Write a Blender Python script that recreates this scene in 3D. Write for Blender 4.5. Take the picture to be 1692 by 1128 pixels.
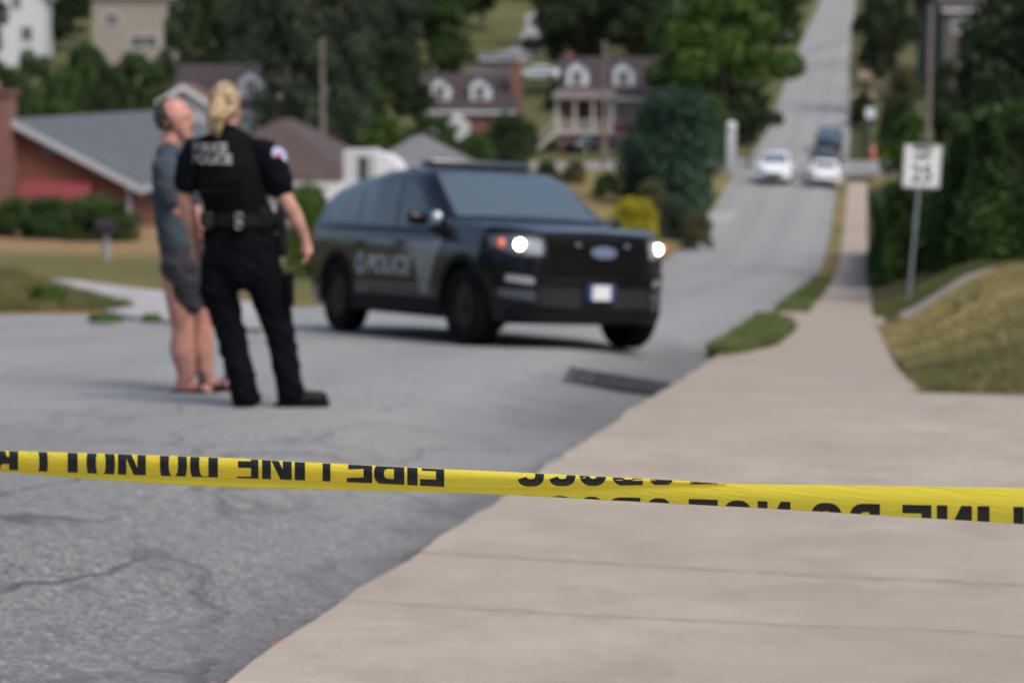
import bpy, bmesh, math, random
import numpy as np
from mathutils import Vector, Matrix
R = math.radians
for o in list(bpy.data.objects): bpy.data.objects.remove(o)
SC = bpy.context.scene
COL = SC.collection
# ------------------------------------------------------------ camera, sky, sun
F = 3290.0                      # focal length in pixels of the 1692 px wide photograph (70 mm)
TH = math.atan(434/F)           # the camera looks a little downhill
AL = R(10.0)                    # the street runs off to the right of the view axis
SA, CA = math.sin(AL), math.cos(AL)
cam = bpy.data.cameras.new('camera'); camo = bpy.data.objects.new('camera', cam); COL.objects.link(camo)
camo.location = (0, 0, 0); camo.rotation_euler = (math.pi/2-TH, 0, 0)
cam.sensor_width = 36; cam.lens = 70.0; cam.clip_start = .05; cam.clip_end = 3000
cam.dof.use_dof = True; cam.dof.focus_distance = 3.3; cam.dof.aperture_fstop = 3.85; cam.dof.aperture_blades = 9
SC.camera = camo
w = bpy.data.worlds.new("World"); SC.world = w; w.use_nodes = True
nt = w.node_tree; bg = nt.nodes['Background']; sky = nt.nodes.new('ShaderNodeTexSky')
SUN_EL, SUN_AZ = R(52), R(138)
sky.sky_type = 'NISHITA'; sky.sun_disc = False; sky.sun_elevation = SUN_EL; sky.sun_rotation = SUN_AZ
sky.air_density = 1.0; sky.dust_density = 3.5; sky.ozone_density = 1.0
nt.links.new(sky.outputs[0], bg.inputs[0]); bg.inputs[1].default_value = .095
sl = bpy.data.lights.new('sun', 'SUN'); sl.energy = 1.45; sl.angle = R(32); sl.color = (1, .93, .84)
so = bpy.data.objects.new('sun', sl); COL.objects.link(so)
d = Vector((math.sin(SUN_AZ)*math.cos(SUN_EL), math.cos(SUN_AZ)*math.cos(SUN_EL), math.sin(SUN_EL)))
so.rotation_euler = d.to_track_quat('Z', 'Y').to_euler()
SC.view_settings.view_transform = 'Standard'; SC.view_settings.look = 'None'
SC.view_settings.exposure = 0.9; SC.view_settings.gamma = 1
SC.render.engine = 'CYCLES'
SC.cycles.use_denoising = True
SC.cycles.max_bounces = 6; SC.cycles.diffuse_bounces = 3; SC.cycles.glossy_bounces = 3
SC.cycles.transmission_bounces = 4; SC.cycles.transparent_max_bounces = 6
SC.cycles.sample_clamp_indirect = 6

# ------------------------------------------------------------ helpers
def P(px, py, D):
    x = (px-846)/F; u = (564-py)/F
    return Vector((x*D, (math.cos(TH)+u*math.sin(TH))*D, (-math.sin(TH)+u*math.cos(TH))*D))
def uv2xy(u, v): return u*SA+v*CA, u*CA-v*SA
def xy2uv(x, y): return x*SA+y*CA, x*CA-y*SA
_pu = np.array([-30, -12, 0, 4.4, 12.3, 20.8, 36.6, 60, 79, 92, 104, 115, 135, 160, 190, 224, 280, 338, 420, 600, 1200], float)
_pz = np.array([1.6, .05, -1.02, -1.41, -2.11, -2.88, -4.15, -5.98, -7.15, -7.25, -6.75, -6.05, -5.6, -4.45, -1.5, 2.0, 7.2, 12.2, 20, 40, 90], float)
_m = np.gradient(_pz, _pu)
def prof(u):
    u = np.asarray(u, float); i = np.clip(np.searchsorted(_pu, u)-1, 0, len(_pu)-2)
    h = _pu[i+1]-_pu[i]; t = np.clip((u-_pu[i])/h, 0, 1)
    t2, t3 = t*t, t*t*t
    return (2*t3-3*t2+1)*_pz[i]+(t3-2*t2+t)*h*_m[i]+(-2*t3+3*t2)*_pz[i+1]+(t3-t2)*h*_m[i+1]
def ss(x): x = np.clip(x, 0, 1); return x*x*(3-2*x)
def H(u, v):
    u = np.asarray(u, float); v = np.asarray(v, float)
    z = prof(u)
    z = z + np.interp(u, [0, 6, 12, 17, 22, 30], [.1, .17, .19, .20, .19, .12])*ss((-1.3-v)/1.5)
    b = np.interp(u, [22, 35, 50, 64, 95, 110, 130], [.0, .15, .6, 1.2, 1.2, .4, 0])
    z = z + b*ss((-7.7-v)/5)
    b2 = np.interp(u, [125, 160, 175, 205, 230], [0, -1.1, -.9, -.3, 0])
    z = z + b2*ss((-12-v)/8)
    b3 = np.interp(u, [110, 150, 200, 300], [0, 2.5, 4.5, 5])
    z = z + b3*ss((-42-v)/30)
    a = np.interp(u, [15.5, 17.5, 20, 26, 34, 42, 60, 100, 120], [0, .32, .58, .86, .82, .6, .5, .6, 0])
    z = z + a*ss((v-.3)/1.75) + np.where(u > 15.5, .04*np.clip(v-2, 0, 60)*np.clip((u-15.5)/6, 0, 1), 0)
    z = z + .03*np.clip(v, 0, 14)*(u < 15.5)*np.clip((15.5-u), 0, 1)
    return z
def Hxy(x, y): u, v = xy2uv(x, y); return float(H(u, v))
def ground(px, py):                      # the point of the terrain seen at a photograph pixel
    lo = None
    d0 = P(px, py, 1.0)
    D = 2.0
    while D < 900:
        p = d0*D
        if p.z < Hxy(p.x, p.y):
            a, b = D/1.01, D
            for _ in range(30):
                m = (a+b)/2; p = d0*m
                if p.z < Hxy(p.x, p.y): b = m
                else: a = m
            return d0*b
        D *= 1.01
    return d0*900
def atD(px, D):                          # terrain point under pixel column px at view depth D
    x = (px-846)/F*D; y = D
    return Vector((x, y, Hxy(x, y)))

# ---- materials
MATS = {}
def mat(name, col, rough=.6, metal=0, spec=.5, coat=0, noise=0, nscale=8, bump=0, bscale=40, emit=None, estr=0, trans=0, alpha=None, col2=None):
    if name in MATS: return MATS[name]
    m = bpy.data.materials.new(name); m.use_nodes = True; n = m.node_tree; b = n.nodes['Principled BSDF']
    b.inputs['Base Color'].default_value = (*col, 1); b.inputs['Roughness'].default_value = rough
    b.inputs['Metallic'].default_value = metal; b.inputs['Specular IOR Level'].default_value = spec
    b.inputs['Coat Weight'].default_value = coat; b.inputs['Coat Roughness'].default_value = .04
    if emit: b.inputs['Emission Color'].default_value = (*emit, 1); b.inputs['Emission Strength'].default_value = estr
    if trans: b.inputs['Transmission Weight'].default_value = trans
    if noise or bump:
        tc = n.nodes.new('ShaderNodeTexCoord')
    if noise:
        t = n.nodes.new('ShaderNodeTexNoise'); t.inputs['Scale'].default_value = nscale; t.inputs['Detail'].default_value = 5
        n.links.new(tc.outputs['Object'], t.inputs['Vector'])
        r = n.nodes.new('ShaderNodeValToRGB'); c2 = col2 or tuple(c*(1-noise) for c in col)
        r.color_ramp.elements[0].color = (*c2, 1); r.color_ramp.elements[1].color = (*[min(1, c*(1+noise*.6)) for c in col], 1) if not col2 else (*col, 1)
        r.color_ramp.elements[0].position = .35; r.color_ramp.elements[1].position = .65
        n.links.new(t.outputs['Fac'], r.inputs[0]); n.links.new(r.outputs[0], b.inputs['Base Color'])
    if bump:
        t2 = n.nodes.new('ShaderNodeTexNoise'); t2.inputs['Scale'].default_value = bscale; t2.inputs['Detail'].default_value = 4
        n.links.new(tc.outputs['Object'], t2.inputs['Vector'])
        bp = n.nodes.new('ShaderNodeBump'); bp.inputs['Strength'].default_value = bump; bp.inputs['Distance'].default_value = .02
        n.links.new(t2.outputs['Fac'], bp.inputs['Height']); n.links.new(bp.outputs[0], b.inputs['Normal'])
    MATS[name] = m
    return m

class NB:                                # tiny node-building helper
    def __init__(s, name):
        s.m = bpy.data.materials.new(name); s.m.use_nodes = True; s.t = s.m.node_tree; s.b = s.t.nodes['Principled BSDF']
        s.co = s.t.nodes.new('ShaderNodeTexCoord').outputs['Object']
    def n(s, typ, **kw):
        x = s.t.nodes.new(typ)
        for k, v in kw.items():
            if k.startswith('i_'): x.inputs[k[2:].replace('_', ' ')].default_value = v
            else: setattr(x, k, v)
        return x
    def l(s, a, b): s.t.links.new(a, b)
    def math(s, op, a, b=None, c=None):
        x = s.n('ShaderNodeMath', operation=op)
        for i, q in enumerate((a, b, c)):
            if q is None: continue
            if isinstance(q, (int, float)): x.inputs[i].default_value = q
            else: s.l(q, x.inputs[i])
        return x.outputs[0]
    def noise(s, scale, detail=4, vec=None, rough=.55):
        x = s.n('ShaderNodeTexNoise', i_Scale=scale, i_Detail=detail, i_Roughness=rough); s.l(vec or s.co, x.inputs['Vector']); return x.outputs['Fac']
    def ramp(s, fac, stops):
        x = s.n('ShaderNodeValToRGB'); e = x.color_ramp.elements
        while len(e) < len(stops): e.new(.5)
        for k, (p, c) in enumerate(stops):
            e[k].position = p; e[k].color = (*c, 1) if not isinstance(c, (int, float)) else (c, c, c, 1)
        s.l(fac, x.inputs[0]); return x.outputs[0]
    def mix(s, fac, a, b, mode='MIX'):
        x = s.n('ShaderNodeMix', data_type='RGBA', blend_type=mode)
        for i, q in ((0, fac), (6, a), (7, b)):
            if isinstance(q, (int, float)): x.inputs[i].default_value = q
            elif isinstance(q, tuple): x.inputs[i].default_value = (*q, 1)
            else: s.l(q, x.inputs[i])
        return x.outputs[2]
    def bump(s, h, strength=.5, dist=.02):
        x = s.n('ShaderNodeBump', i_Strength=strength, i_Distance=dist); s.l(h, x.inputs['Height']); s.l(x.outputs[0], s.b.inputs['Normal'])
    def uv(s):                           # street coordinates: u along the street, v across it
        sp = s.n('ShaderNodeSeparateXYZ'); s.l(s.co, sp.inputs[0])
        x, y = sp.outputs[0], sp.outputs[1]
        u = s.math('ADD', s.math('MULTIPLY', x, SA), s.math('MULTIPLY', y, CA))
        v = s.math('SUBTRACT', s.math('MULTIPLY', x, CA), s.math('MULTIPLY', y, SA))
        return u, v

# ---- mesh building
class MB:
    def __init__(s): s.v = []; s.f = []; s.mi = []
    def add(s, vs, fs, M=None, mi=0):
        b = len(s.v)
        s.v += [tuple(M @ Vector(p)) if M is not None else tuple(p) for p in vs]
        s.f += [tuple(b+i for i in f) for f in fs]; s.mi += [mi]*len(fs)
        return s
    def box(s, c, d, M=None, bev=0, mi=0):
        x, y, z = [q/2 for q in d]
        if bev:
            bm = bmesh.new(); bmesh.ops.create_cube(bm, size=1)
            for q in bm.verts: q.co = Vector((q.co.x*d[0]+c[0], q.co.y*d[1]+c[1], q.co.z*d[2]+c[2]))
            bmesh.ops.bevel(bm, geom=bm.edges[:], offset=min(bev, min(d)*.45), segments=2, affect='EDGES', profile=.5)
            bm.verts.index_update()
            s.add([q.co[:] for q in bm.verts], [[q.index for q in f.verts] for f in bm.faces], M, mi); bm.free(); return s
        vs = [(c[0]+a*x, c[1]+b*y, c[2]+e*z) for a in (-1, 1) for b in (-1, 1) for e in (-1, 1)]
        return s.add(vs, [(0, 1, 3, 2), (4, 6, 7, 5), (0, 4, 5, 1), (2, 3, 7, 6), (0, 2, 6, 4), (1, 5, 7, 3)], M, mi)
    def tube(s, pts, rads, n=12, M=None, cap=True, mi=0):
        pts = [Vector(p) for p in pts]
        if not isinstance(rads, list): rads = [rads]*len(pts)
        rings = []; up = None
        for i, p in enumerate(pts):
            t = (pts[min(i+1, len(pts)-1)]-pts[max(i-1, 0)]).normalized()
            if up is None: up = Vector((0, 0, 1)) if abs(t.z) < .9 else Vector((0, 1, 0))
            a = t.cross(up); a = a.normalized() if a.length > 1e-6 else Vector((1, 0, 0)); b = a.cross(t).normalized(); up = b
            r = rads[i]; ra, rb = (r if isinstance(r, tuple) else (r, r))
            rings.append([p+a*ra*math.cos(2*math.pi*k/n)+b*rb*math.sin(2*math.pi*k/n) for k in range(n)])
        vs = [q for r in rings for q in r]; fs = []
        for i in range(len(rings)-1):
            for k in range(n): fs.append((i*n+k, i*n+(k+1) % n, (i+1)*n+(k+1) % n, (i+1)*n+k))
        if cap: fs.append(tuple(range(n-1, -1, -1))); fs.append(tuple((len(rings)-1)*n+k for k in range(n)))
        return s.add(vs, fs, M, mi)
    def cyl(s, p0, p1, r, n=16, M=None, mi=0): return s.tube([p0, p1], r, n, M, True, mi)
    def ball(s, c, r, M=None, nu=14, nv=9, mi=0):
        r = (r, r, r) if isinstance(r, (int, float)) else r
        vs = [(c[0], c[1], c[2]-r[2])]
        for j in range(1, nv):
            ph = -math.pi/2+math.pi*j/nv
            for i in range(nu):
                a = 2*math.pi*i/nu; vs.append((c[0]+r[0]*math.cos(ph)*math.cos(a), c[1]+r[1]*math.cos(ph)*math.sin(a), c[2]+r[2]*math.sin(ph)))
        vs.append((c[0], c[1], c[2]+r[2])); fs = []
        for i in range(nu):
            k = (i+1) % nu; fs.append((0, 1+k, 1+i)); b = 1+(nv-2)*nu; fs.append((b+i, b+k, len(vs)-1))
            for j in range(nv-2): fs.append((1+j*nu+i, 1+j*nu+k, 1+(j+1)*nu+k, 1+(j+1)*nu+i))
        return s.add(vs, fs, M, mi)
    def prism(s, poly, h0, h1, axis='z', M=None, mi=0):   # closed polygon extruded
        n = len(poly)
        def q(a, b, c): return {'z': (a, b, c), 'y': (a, c, b), 'x': (c, a, b)}[axis]
        vs = [q(a, b, h0) for a, b in poly]+[q(a, b, h1) for a, b in poly]
        fs = [tuple(range(n-1, -1, -1)), tuple(range(n, 2*n))]+[(i, (i+1) % n, n+(i+1) % n, n+i) for i in range(n)]
        return s.add(vs, fs, M, mi)
    def build(s, name, m, parent=None, smooth=False, ang=None, loc=None):
        me = bpy.data.meshes.new(name); me.from_pydata(s.v, [], s.f)
        ms = m if isinstance(m, (list, tuple)) else [m]
        for q in ms: me.materials.append(q)
        if len(ms) > 1: me.polygons.foreach_set('material_index', s.mi)
        bm = bmesh.new(); bm.from_mesh(me); bmesh.ops.recalc_face_normals(bm, faces=bm.faces); bm.to_mesh(me); bm.free()
        if smooth or ang:
            me.shade_smooth()
            if ang: me.set_sharp_from_angle(angle=R(ang))
        return link(name, me, parent, loc)
def link(name, me, parent=None, loc=None):
    o = bpy.data.objects.new(name, me); COL.objects.link(o)
    if parent: o.parent = parent
    if loc is not None: o.location = loc
    return o
def npmesh(name, V, Fq, m, smooth=False):
    me = bpy.data.meshes.new(name); k = Fq.shape[1]
    me.vertices.add(len(V)); me.vertices.foreach_set('co', np.ascontiguousarray(V, dtype=np.float32).ravel())
    me.loops.add(Fq.size); me.loops.foreach_set('vertex_index', Fq.astype(np.int32).ravel())
    me.polygons.add(len(Fq)); me.polygons.foreach_set('loop_start', np.arange(0, Fq.size, k, dtype=np.int32))
    me.update(calc_edges=True); me.validate(); me.materials.append(m)
    if smooth: me.shade_smooth()
    return me
def tag(o, label=None, cat=None, group=None, kind=None):
    if label: o['label'] = label
    if cat: o['category'] = cat
    if group: o['group'] = group
    if kind: o['kind'] = kind
    return o
def empty(name, loc, rz=0, label=None, cat=None, group=None):
    o = bpy.data.objects.new(name, None); COL.objects.link(o); o.location = loc; o.rotation_euler = (0, 0, rz); o.empty_display_size = .2
    return tag(o, label, cat, group)
def glyphs(text, size=1.0, fat=0.0, shear=0, align='CENTER'):   # flat letter outlines as (verts, faces)
    c = bpy.data.curves.new('t', 'FONT'); c.body = text; c.size = size; c.offset = fat; c.shear = shear; c.align_x = align; c.resolution_u = 4
    o = bpy.data.objects.new('t', c); COL.objects.link(o)
    me = bpy.data.meshes.new_from_object(o.evaluated_get(bpy.context.evaluated_depsgraph_get()))
    vs = [tuple(q.co) for q in me.vertices]; fs = [tuple(p.vertices) for p in me.polygons]
    bpy.data.objects.remove(o); bpy.data.curves.remove(c); bpy.data.meshes.remove(me)
    return vs, fs
def bake(o, mods, smooth=True):          # apply modifiers and keep a plain mesh
    for typ, kw in mods:
        m = o.modifiers.new('m', typ)
        for k, v in kw.items(): setattr(m, k, v)
    dg = bpy.context.evaluated_depsgraph_get(); dg.update()
    me = bpy.data.meshes.new_from_object(o.evaluated_get(dg)); me.name = o.name
    o.modifiers.clear(); o.data = me
    if smooth: me.shade_smooth()
    return o
# ------------------------------------------------------------ surfaces of the street
def mk_asphalt():
    s = NB('asphalt'); u, v = s.uv()
    big = s.noise(.35, 4); mid = s.noise(3.0, 5, rough=.65); fine = s.noise(70, 3, rough=.7)
    vor = s.n('ShaderNodeTexVoronoi', i_Scale=78.0); s.l(s.co, vor.inputs['Vector'])
    base = s.ramp(mid, [(.3, (.135, .138, .136)), (.5, (.185, .188, .185)), (.72, (.235, .238, .234))])
    base = s.mix(s.ramp(big, [(.35, 0.0), (.65, .5)]), base, (.25, .253, .248))
    ag = s.n('ShaderNodeSeparateColor'); s.l(vor.outputs['Color'], ag.inputs[0])
    stone = s.ramp(ag.outputs[0], [(.0, (.06, .062, .066)), (.45, (.17, .175, .18)), (.8, (.28, .28, .27)), (1, (.40, .39, .37))])
    base = s.mix(s.ramp(s.noise(1.3, 3), [(.3, .5), (.7, .95)]), base, stone)
    base = s.mix(s.ramp(fine, [(.35, .5), (.6, 0.0)]), base, (.07, .072, .078))
    base = s.mix(s.ramp(s.noise(16, 4, rough=.75), [(.34, .75), (.5, 0.0)]), base, (.075, .076, .078))
    # wandering dark cracks
    dv = s.n('ShaderNodeVectorMath', operation='ADD'); nz = s.n('ShaderNodeTexNoise', i_Scale=1.4, i_Detail=5.0)
    s.l(s.co, nz.inputs['Vector']); sc = s.n('ShaderNodeVectorMath', operation='SCALE', i_Scale=.8); s.l(nz.outputs['Color'], sc.inputs[0])
    s.l(s.co, dv.inputs[0]); s.l(sc.outputs[0], dv.inputs[1])
    cu, cv = s.math('MULTIPLY', u, .42), s.math('MULTIPLY', v, 1.05); cb = s.n('ShaderNodeCombineXYZ'); s.l(cv, cb.inputs[0]); s.l(cu, cb.inputs[1])
    av = s.n('ShaderNodeVectorMath', operation='ADD'); s.l(cb.outputs[0], av.inputs[0]); s.l(sc.outputs[0], av.inputs[1])
    cr = s.n('ShaderNodeTexVoronoi', feature='DISTANCE_TO_EDGE', i_Scale=1.45); s.l(av.outputs[0], cr.inputs['Vector'])
    crack = s.ramp(cr.outputs['Distance'], [(.0, 1.0), (.014, .85), (.04, .0)])
    gate = s.math('MULTIPLY', s.ramp(s.noise(.9, 4), [(.36, 0.0), (.50, 1.0)]), s.ramp(s.math('DIVIDE', u, 40.0), [(.25, 1.0), (.6, .25)]))
    base = s.mix(s.math('MULTIPLY', s.math('MULTIPLY', crack, gate), .85), base, (.045, .047, .05))
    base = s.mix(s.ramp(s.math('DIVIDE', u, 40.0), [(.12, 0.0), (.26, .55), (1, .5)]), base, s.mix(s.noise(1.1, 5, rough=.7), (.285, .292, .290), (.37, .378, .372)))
    # ravelled darker band and dirt along the edge of the concrete
    ed = s.math('ADD', v, s.math('MULTIPLY', s.math('SUBTRACT', s.noise(2.6, 5), .5), .7))
    band = s.ramp(s.math('MULTIPLY', s.math('ADD', ed, 1.95), 2.0), [(.3, .0), (.6, .2), (1.0, .7)])
    wide = s.math('MULTIPLY', s.ramp(s.math('ADD', s.math('MULTIPLY', ed, .5), 1.35), [(.1, 0.0), (.45, .75)]), s.ramp(s.math('DIVIDE', u, 40.0), [(.22, 0.0), (.29, 1.0), (.52, 1.0), (.60, 0.0)]))
    band = s.math('MAXIMUM', band, wide)
    near = s.ramp(s.math('DIVIDE', u, 40.0), [(.5, 1.0), (.9, .2)])
    base = s.mix(s.math('MULTIPLY', band, near), base, (.085, .087, .09))
    # wheel tracks worn along the street
    tr = s.math('ABSOLUTE', s.math('SINE', s.math('MULTIPLY', s.math('ADD', v, 1.0), 1.75)))
    base = s.mix(s.math('MULTIPLY', s.ramp(tr, [(.55, 0.0), (1.0, .45)]), s.ramp(s.noise(.8), [(.35, .2), (.65, 1.0)])), base, (.17, .172, .18))
    s.l(base, s.b.inputs['Base Color']); s.b.inputs['Roughness'].default_value = .88; s.b.inputs['Specular IOR Level'].default_value = .3
    h = s.math('ADD', s.math('MULTIPLY', ag.outputs[1], .6), s.math('SUBTRACT', s.math('MULTIPLY', fine, .8), s.math('MULTIPLY', crack, s.math('MULTIPLY', gate, 1.6))))
    s.bump(h, .75, .008); return s.m
def mk_concrete():
    s = NB('concrete'); u, v = s.uv()
    base = s.ramp(s.noise(.7, 5), [(.3, (.305, .26, .208)), (.68, (.425, .375, .307))])
    base = s.mix(s.ramp(s.noise(5, 6, rough=.7), [(.35, .6), (.62, 0.0)]), base, (.30, .25, .205))
    base = s.mix(s.ramp(s.noise(160, 3, rough=.8), [(.38, .4), (.6, 0.0)]), base, (.27, .24, .22))
    base = s.mix(s.ramp(s.noise(26, 4, rough=.8), [(.28, .55), (.36, 0.0)]), base, (.26, .225, .2))
    base = s.mix(s.ramp(s.noise(2.1, 7, rough=.72), [(.36, .5), (.52, 0.0)]), base, (.25, .205, .165))
    base = s.mix(s.ramp(s.noise(9, 5, rough=.8), [(.62, 0.0), (.72, .5)]), base, (.50, .45, .39))
    # darker worn walk beyond the apron
    w = s.ramp(s.math('DIVIDE', s.math('ADD', u, s.math('MULTIPLY', v, -.12)), 40.0), [(.362, 0.0), (.370, .55), (.6, .6), (1, .55)])
    base = s.mix(w, base, (.29, .235, .20))
    wob = s.math('MULTIPLY', s.math('SUBTRACT', s.noise(1.5, 6, rough=.75), .5), .16)
    bl = 0
    for u0, k, wd, st in JOINTS:
        d_ = s.math('ABSOLUTE', s.math('SUBTRACT', s.math('ADD', u, wob), s.math('ADD', s.math('MULTIPLY', v, k), u0)))
        j = s.math('MULTIPLY', s.ramp(s.math('DIVIDE', d_, wd), [(.2, 1.0), (1.0, 0.0)]), s.ramp(s.noise(3, 5, rough=.8), [(.30, .1*st), (.52, st)]))
        base = s.mix(j, base, (.15, .13, .12)); bl = s.math('ADD', j, bl) if bl else j
    # walk joints every 1.5 m further on
    fr = s.math('FRACT', s.math('DIVIDE', u, 1.52)); jd = s.ramp(s.math('ABSOLUTE', s.math('SUBTRACT', fr, .5)), [(.0, 1.0), (.018, 0.0)])
    base = s.mix(s.math('MULTIPLY', s.math('MULTIPLY', jd, s.ramp(s.math('DIVIDE', u, 40.0), [(.38, 0.0), (.40, 1.0)])), .6), base, (.14, .12, .105))
    # small rust and tar specks
    vo = s.n('ShaderNodeTexVoronoi', i_Scale=1.1); s.l(s.co, vo.inputs['Vector'])
    base = s.mix(s.ramp(vo.outputs['Distance'], [(.0, .9), (.022, .6), (.032, 0.0)]), base, (.11, .095, .085))
    s.l(base, s.b.inputs['Base Color']); s.b.inputs['Roughness'].default_value = .85; s.b.inputs['Specular IOR Level'].default_value = .3
    s.bump(s.math('SUBTRACT', s.math('MULTIPLY', s.noise(110, 4, rough=.8), .5), bl), .35, .006); return s.m
JOINTS = [(6.25, -.10, .026, .85), (5.37, -.04, .022, .6)]
def mk_lawn():
    s = NB('lawn'); u, v = s.uv()
    f = s.math('ADD', s.noise(.5, 6, rough=.65), s.math('MULTIPLY', s.noise(9, 4), .25))
    base = s.ramp(f, [(.42, (.055, .088, .022)), (.58, (.12, .125, .042)), (.75, (.23, .165, .075))])
    dry = s.ramp(s.noise(.16, 3), [(.4, 0.0), (.6, 1.0)])
    base = s.mix(s.math('MULTIPLY', dry, .6), base, (.25, .175, .085))
    # the lawn left of the street is scorched uphill and green by the drive
    dd = s.math('MULTIPLY', s.ramp(s.math('DIVIDE', s.math('ADD', u, s.math('MULTIPLY', s.noise(.4), 4.0)), 100.0), [(.44, 0.0), (.50, 1.0), (.72, 1.0), (.8, .2)]), s.ramp(s.math('MULTIPLY', v, -.05), [(.38, 0.0), (.5, 1.0)]))
    base = s.mix(s.math('MULTIPLY', dd, .85), base, (.30, .195, .105))
    gg = s.math('MULTIPLY', s.ramp(s.math('DIVIDE', u, 100.0), [(.34, .0), (.37, 1.0), (.46, 1.0), (.5, 0.0)]), s.ramp(s.math('MULTIPLY', v, -.05), [(.40, 0.0), (.5, 1.0)]))
    base = s.mix(s.math('MULTIPLY', gg, .55), base, (.095, .12, .035))
    far = s.ramp(s.math('DIVIDE', u, 300.0), [(.36, 0.0), (.50, .9)])
    base = s.mix(far, base, s.mix(s.noise(.08, 4), (.045, .066, .024), (.11, .105, .045)))
    s.l(base, s.b.inputs['Base Color']); s.b.inputs['Roughness'].default_value = .95; s.b.inputs['Specular IOR Level'].default_value = .15
    s.bump(s.noise(30, 5, rough=.8), .9, .05); return s.m
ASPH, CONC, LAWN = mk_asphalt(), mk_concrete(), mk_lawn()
OLDCONC = mat('pale old concrete', (.33, .325, .32), .9, noise=.25, nscale=2, bump=.3, bscale=60)

def vedge(u): return np.interp(u, [-30, 80, 104, 160, 224, 338, 600], [-1.45, -1.42, -1.28, -1.4, -2.1, -2.35, -2.5])
def vleft(u): return np.interp(u, [-30, 10, 16, 23.4, 24.7, 26, 30, 45, 160, 600], [-7.5, -8.5, -13, -10.8, -9.5, -8.9, -8.4, -7.5, -7.8, -8.1])
def sheet(name, us, cols, m, dz=0, skirt=0, kind='structure', parent=None, label=None):
    """a sheet draped on the terrain; cols = list of functions v(u)"""
    us = np.asarray(us, float); nu, nc = len(us), len(cols)
    V = np.zeros((nu, nc, 3))
    for j, c in enumerate(cols):
        v = c(us) if callable(c) else np.full(nu, float(c))
        x, y = uv2xy(us, v); V[:, j, 0] = x; V[:, j, 1] = y; V[:, j, 2] = H(us, v)+(dz(us, v) if callable(dz) else dz)
    mb = MB(); vs = [tuple(q) for q in V.reshape(-1, 3)]
    fs = [(i*nc+j, i*nc+j+1, (i+1)*nc+j+1, (i+1)*nc+j) for i in range(nu-1) for j in range(nc-1)]
    mb.add(vs, fs)
    if skirt:
        loop = [i*nc for i in range(nu)]+[(nu-1)*nc+j for j in range(1, nc)]+[i*nc+nc-1 for i in range(nu-2, -1, -1)]+[j for j in range(nc-2, 0, -1)]
        b = len(mb.v); mb.v += [(vs[k][0], vs[k][1], vs[k][2]-skirt) for k in loop]; n = len(loop)
        nf = [(loop[i], loop[(i+1) % n], b+(i+1) % n, b+i) for i in range(n)]; mb.f += nf; mb.mi += [0]*n
    o = mb.build(name, m, parent, smooth=not skirt, ang=None if not skirt else 35)
    return tag(o, label, kind=kind)
def geo(a, b, step0, grow=1.06, mx=1e9):
    r = [a]; st = step0
    while r[-1] < b: r.append(r[-1]+st); st = min(st*grow, mx)
    r[-1] = b; return np.array(r)
US = np.concatenate([np.arange(-14, 3, 1.0), geo(3, 640, .25, 1.012, 6)])
def wig(v, a, seed):
    rs = np.random.RandomState(seed)
    tab = rs.randn(4000)
    def f(u):
        b = v(u) if callable(v) else np.full(np.shape(u), float(v))
        x = np.asarray(u)*3+50; i = np.floor(x).astype(int) % 3990; t = x-np.floor(x)
        return b+a*(tab[i]*(1-t)+tab[i+1]*t)
    return f
# ground: one sheet out to the horizon, sunk under the street
gc = [-500, -300, -200, -150, -120, -100, -85, -72, -64, -57, -50, -45, -41, -37, -33, -30, -27, -24, -21, -18.5, -16.5, -14.8]
gu = np.concatenate([np.arange(-14, 3, 1.0), geo(3, 1150, .5, 1.012, 12)])
def lerpc(t): return lambda u: vleft(u)*(1-t)+(.28)*t
def gdz(u, v):
    return np.where((v > vleft(u)+.01) & (v < .27), -.45, 0.0)-(.25*(v > .27)*(u < 15.45)*(v < 14))
cols = gc+[lambda u: np.minimum(vleft(u)-1.2, -14.0*0+vleft(u)-1.2), lambda u: vleft(u)-.0, lambda u: vleft(u)+.02, lerpc(.33), lerpc(.66), .265, .28, .7, 1.1, 1.6, 2.1, 2.7, 3.5, 4.5, 6, 8, 11, 13.8, 14.2, 18, 24, 32, 45, 60, 85, 120, 180, 300, 500]
sheet('ground', gu, cols, LAWN, gdz)
# street
rc = [lambda u, t=t: vleft(u)*(1-t)+(vedge(u)+.25)*t for t in 1-(np.linspace(1, 0, 30))**1.9]
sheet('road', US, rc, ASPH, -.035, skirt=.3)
# walk: concrete out to the street in front, then narrow behind a grass verge
def vwalk(u): return np.interp(u, [-14, 19.8, 20.9, 22, 30, 31, 33.8, 34.6, 38, 38.6, 44, 45, 640], [-1.45, -1.45, -1.45, -1.45, -1.45, -1.45, -1.45, -.9, -.9, -1.0, -1.0, -.9, -.9])
usw = US[US < 118]
sheet('sidewalk', usw, [wig(vwalk, .012, 3), lambda u: vwalk(u)*.6+.28*.4, -.1, wig(lambda u: np.interp(u, [15.4, 15.6, 19, 26, 33, 50], [.32, .50, .42, .30, .24, .22]), .012, 4)], CONC, .006, skirt=.22)
sheet('verge', geo(20.4, 31.2, .25, 1), [wig(lambda u: np.interp(u, [20.4, 21, 22.5, 30.6, 31.2], [-1.46, -1.58, -1.52, -1.47, -1.4]), .04, 7), lambda u: np.interp(u, [20.4, 23, 27, 30, 31.2], [-1.45, -1.35, -1.25, -1.35, -1.4]), wig(lambda u: np.interp(u, [20.4, 21.2, 23, 27, 29.5, 31.2], [-1.43, -1.28, -1.0, -.92, -1.1, -1.38]), .05, 8)], LAWN, .035, skirt=.25)
sheet('verge', geo(34, 117, .3, 1.01), [wig(-1.46, .03, 9), -1.15, wig(-.88, .03, 10)], LAWN, .03, skirt=.25)
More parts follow.
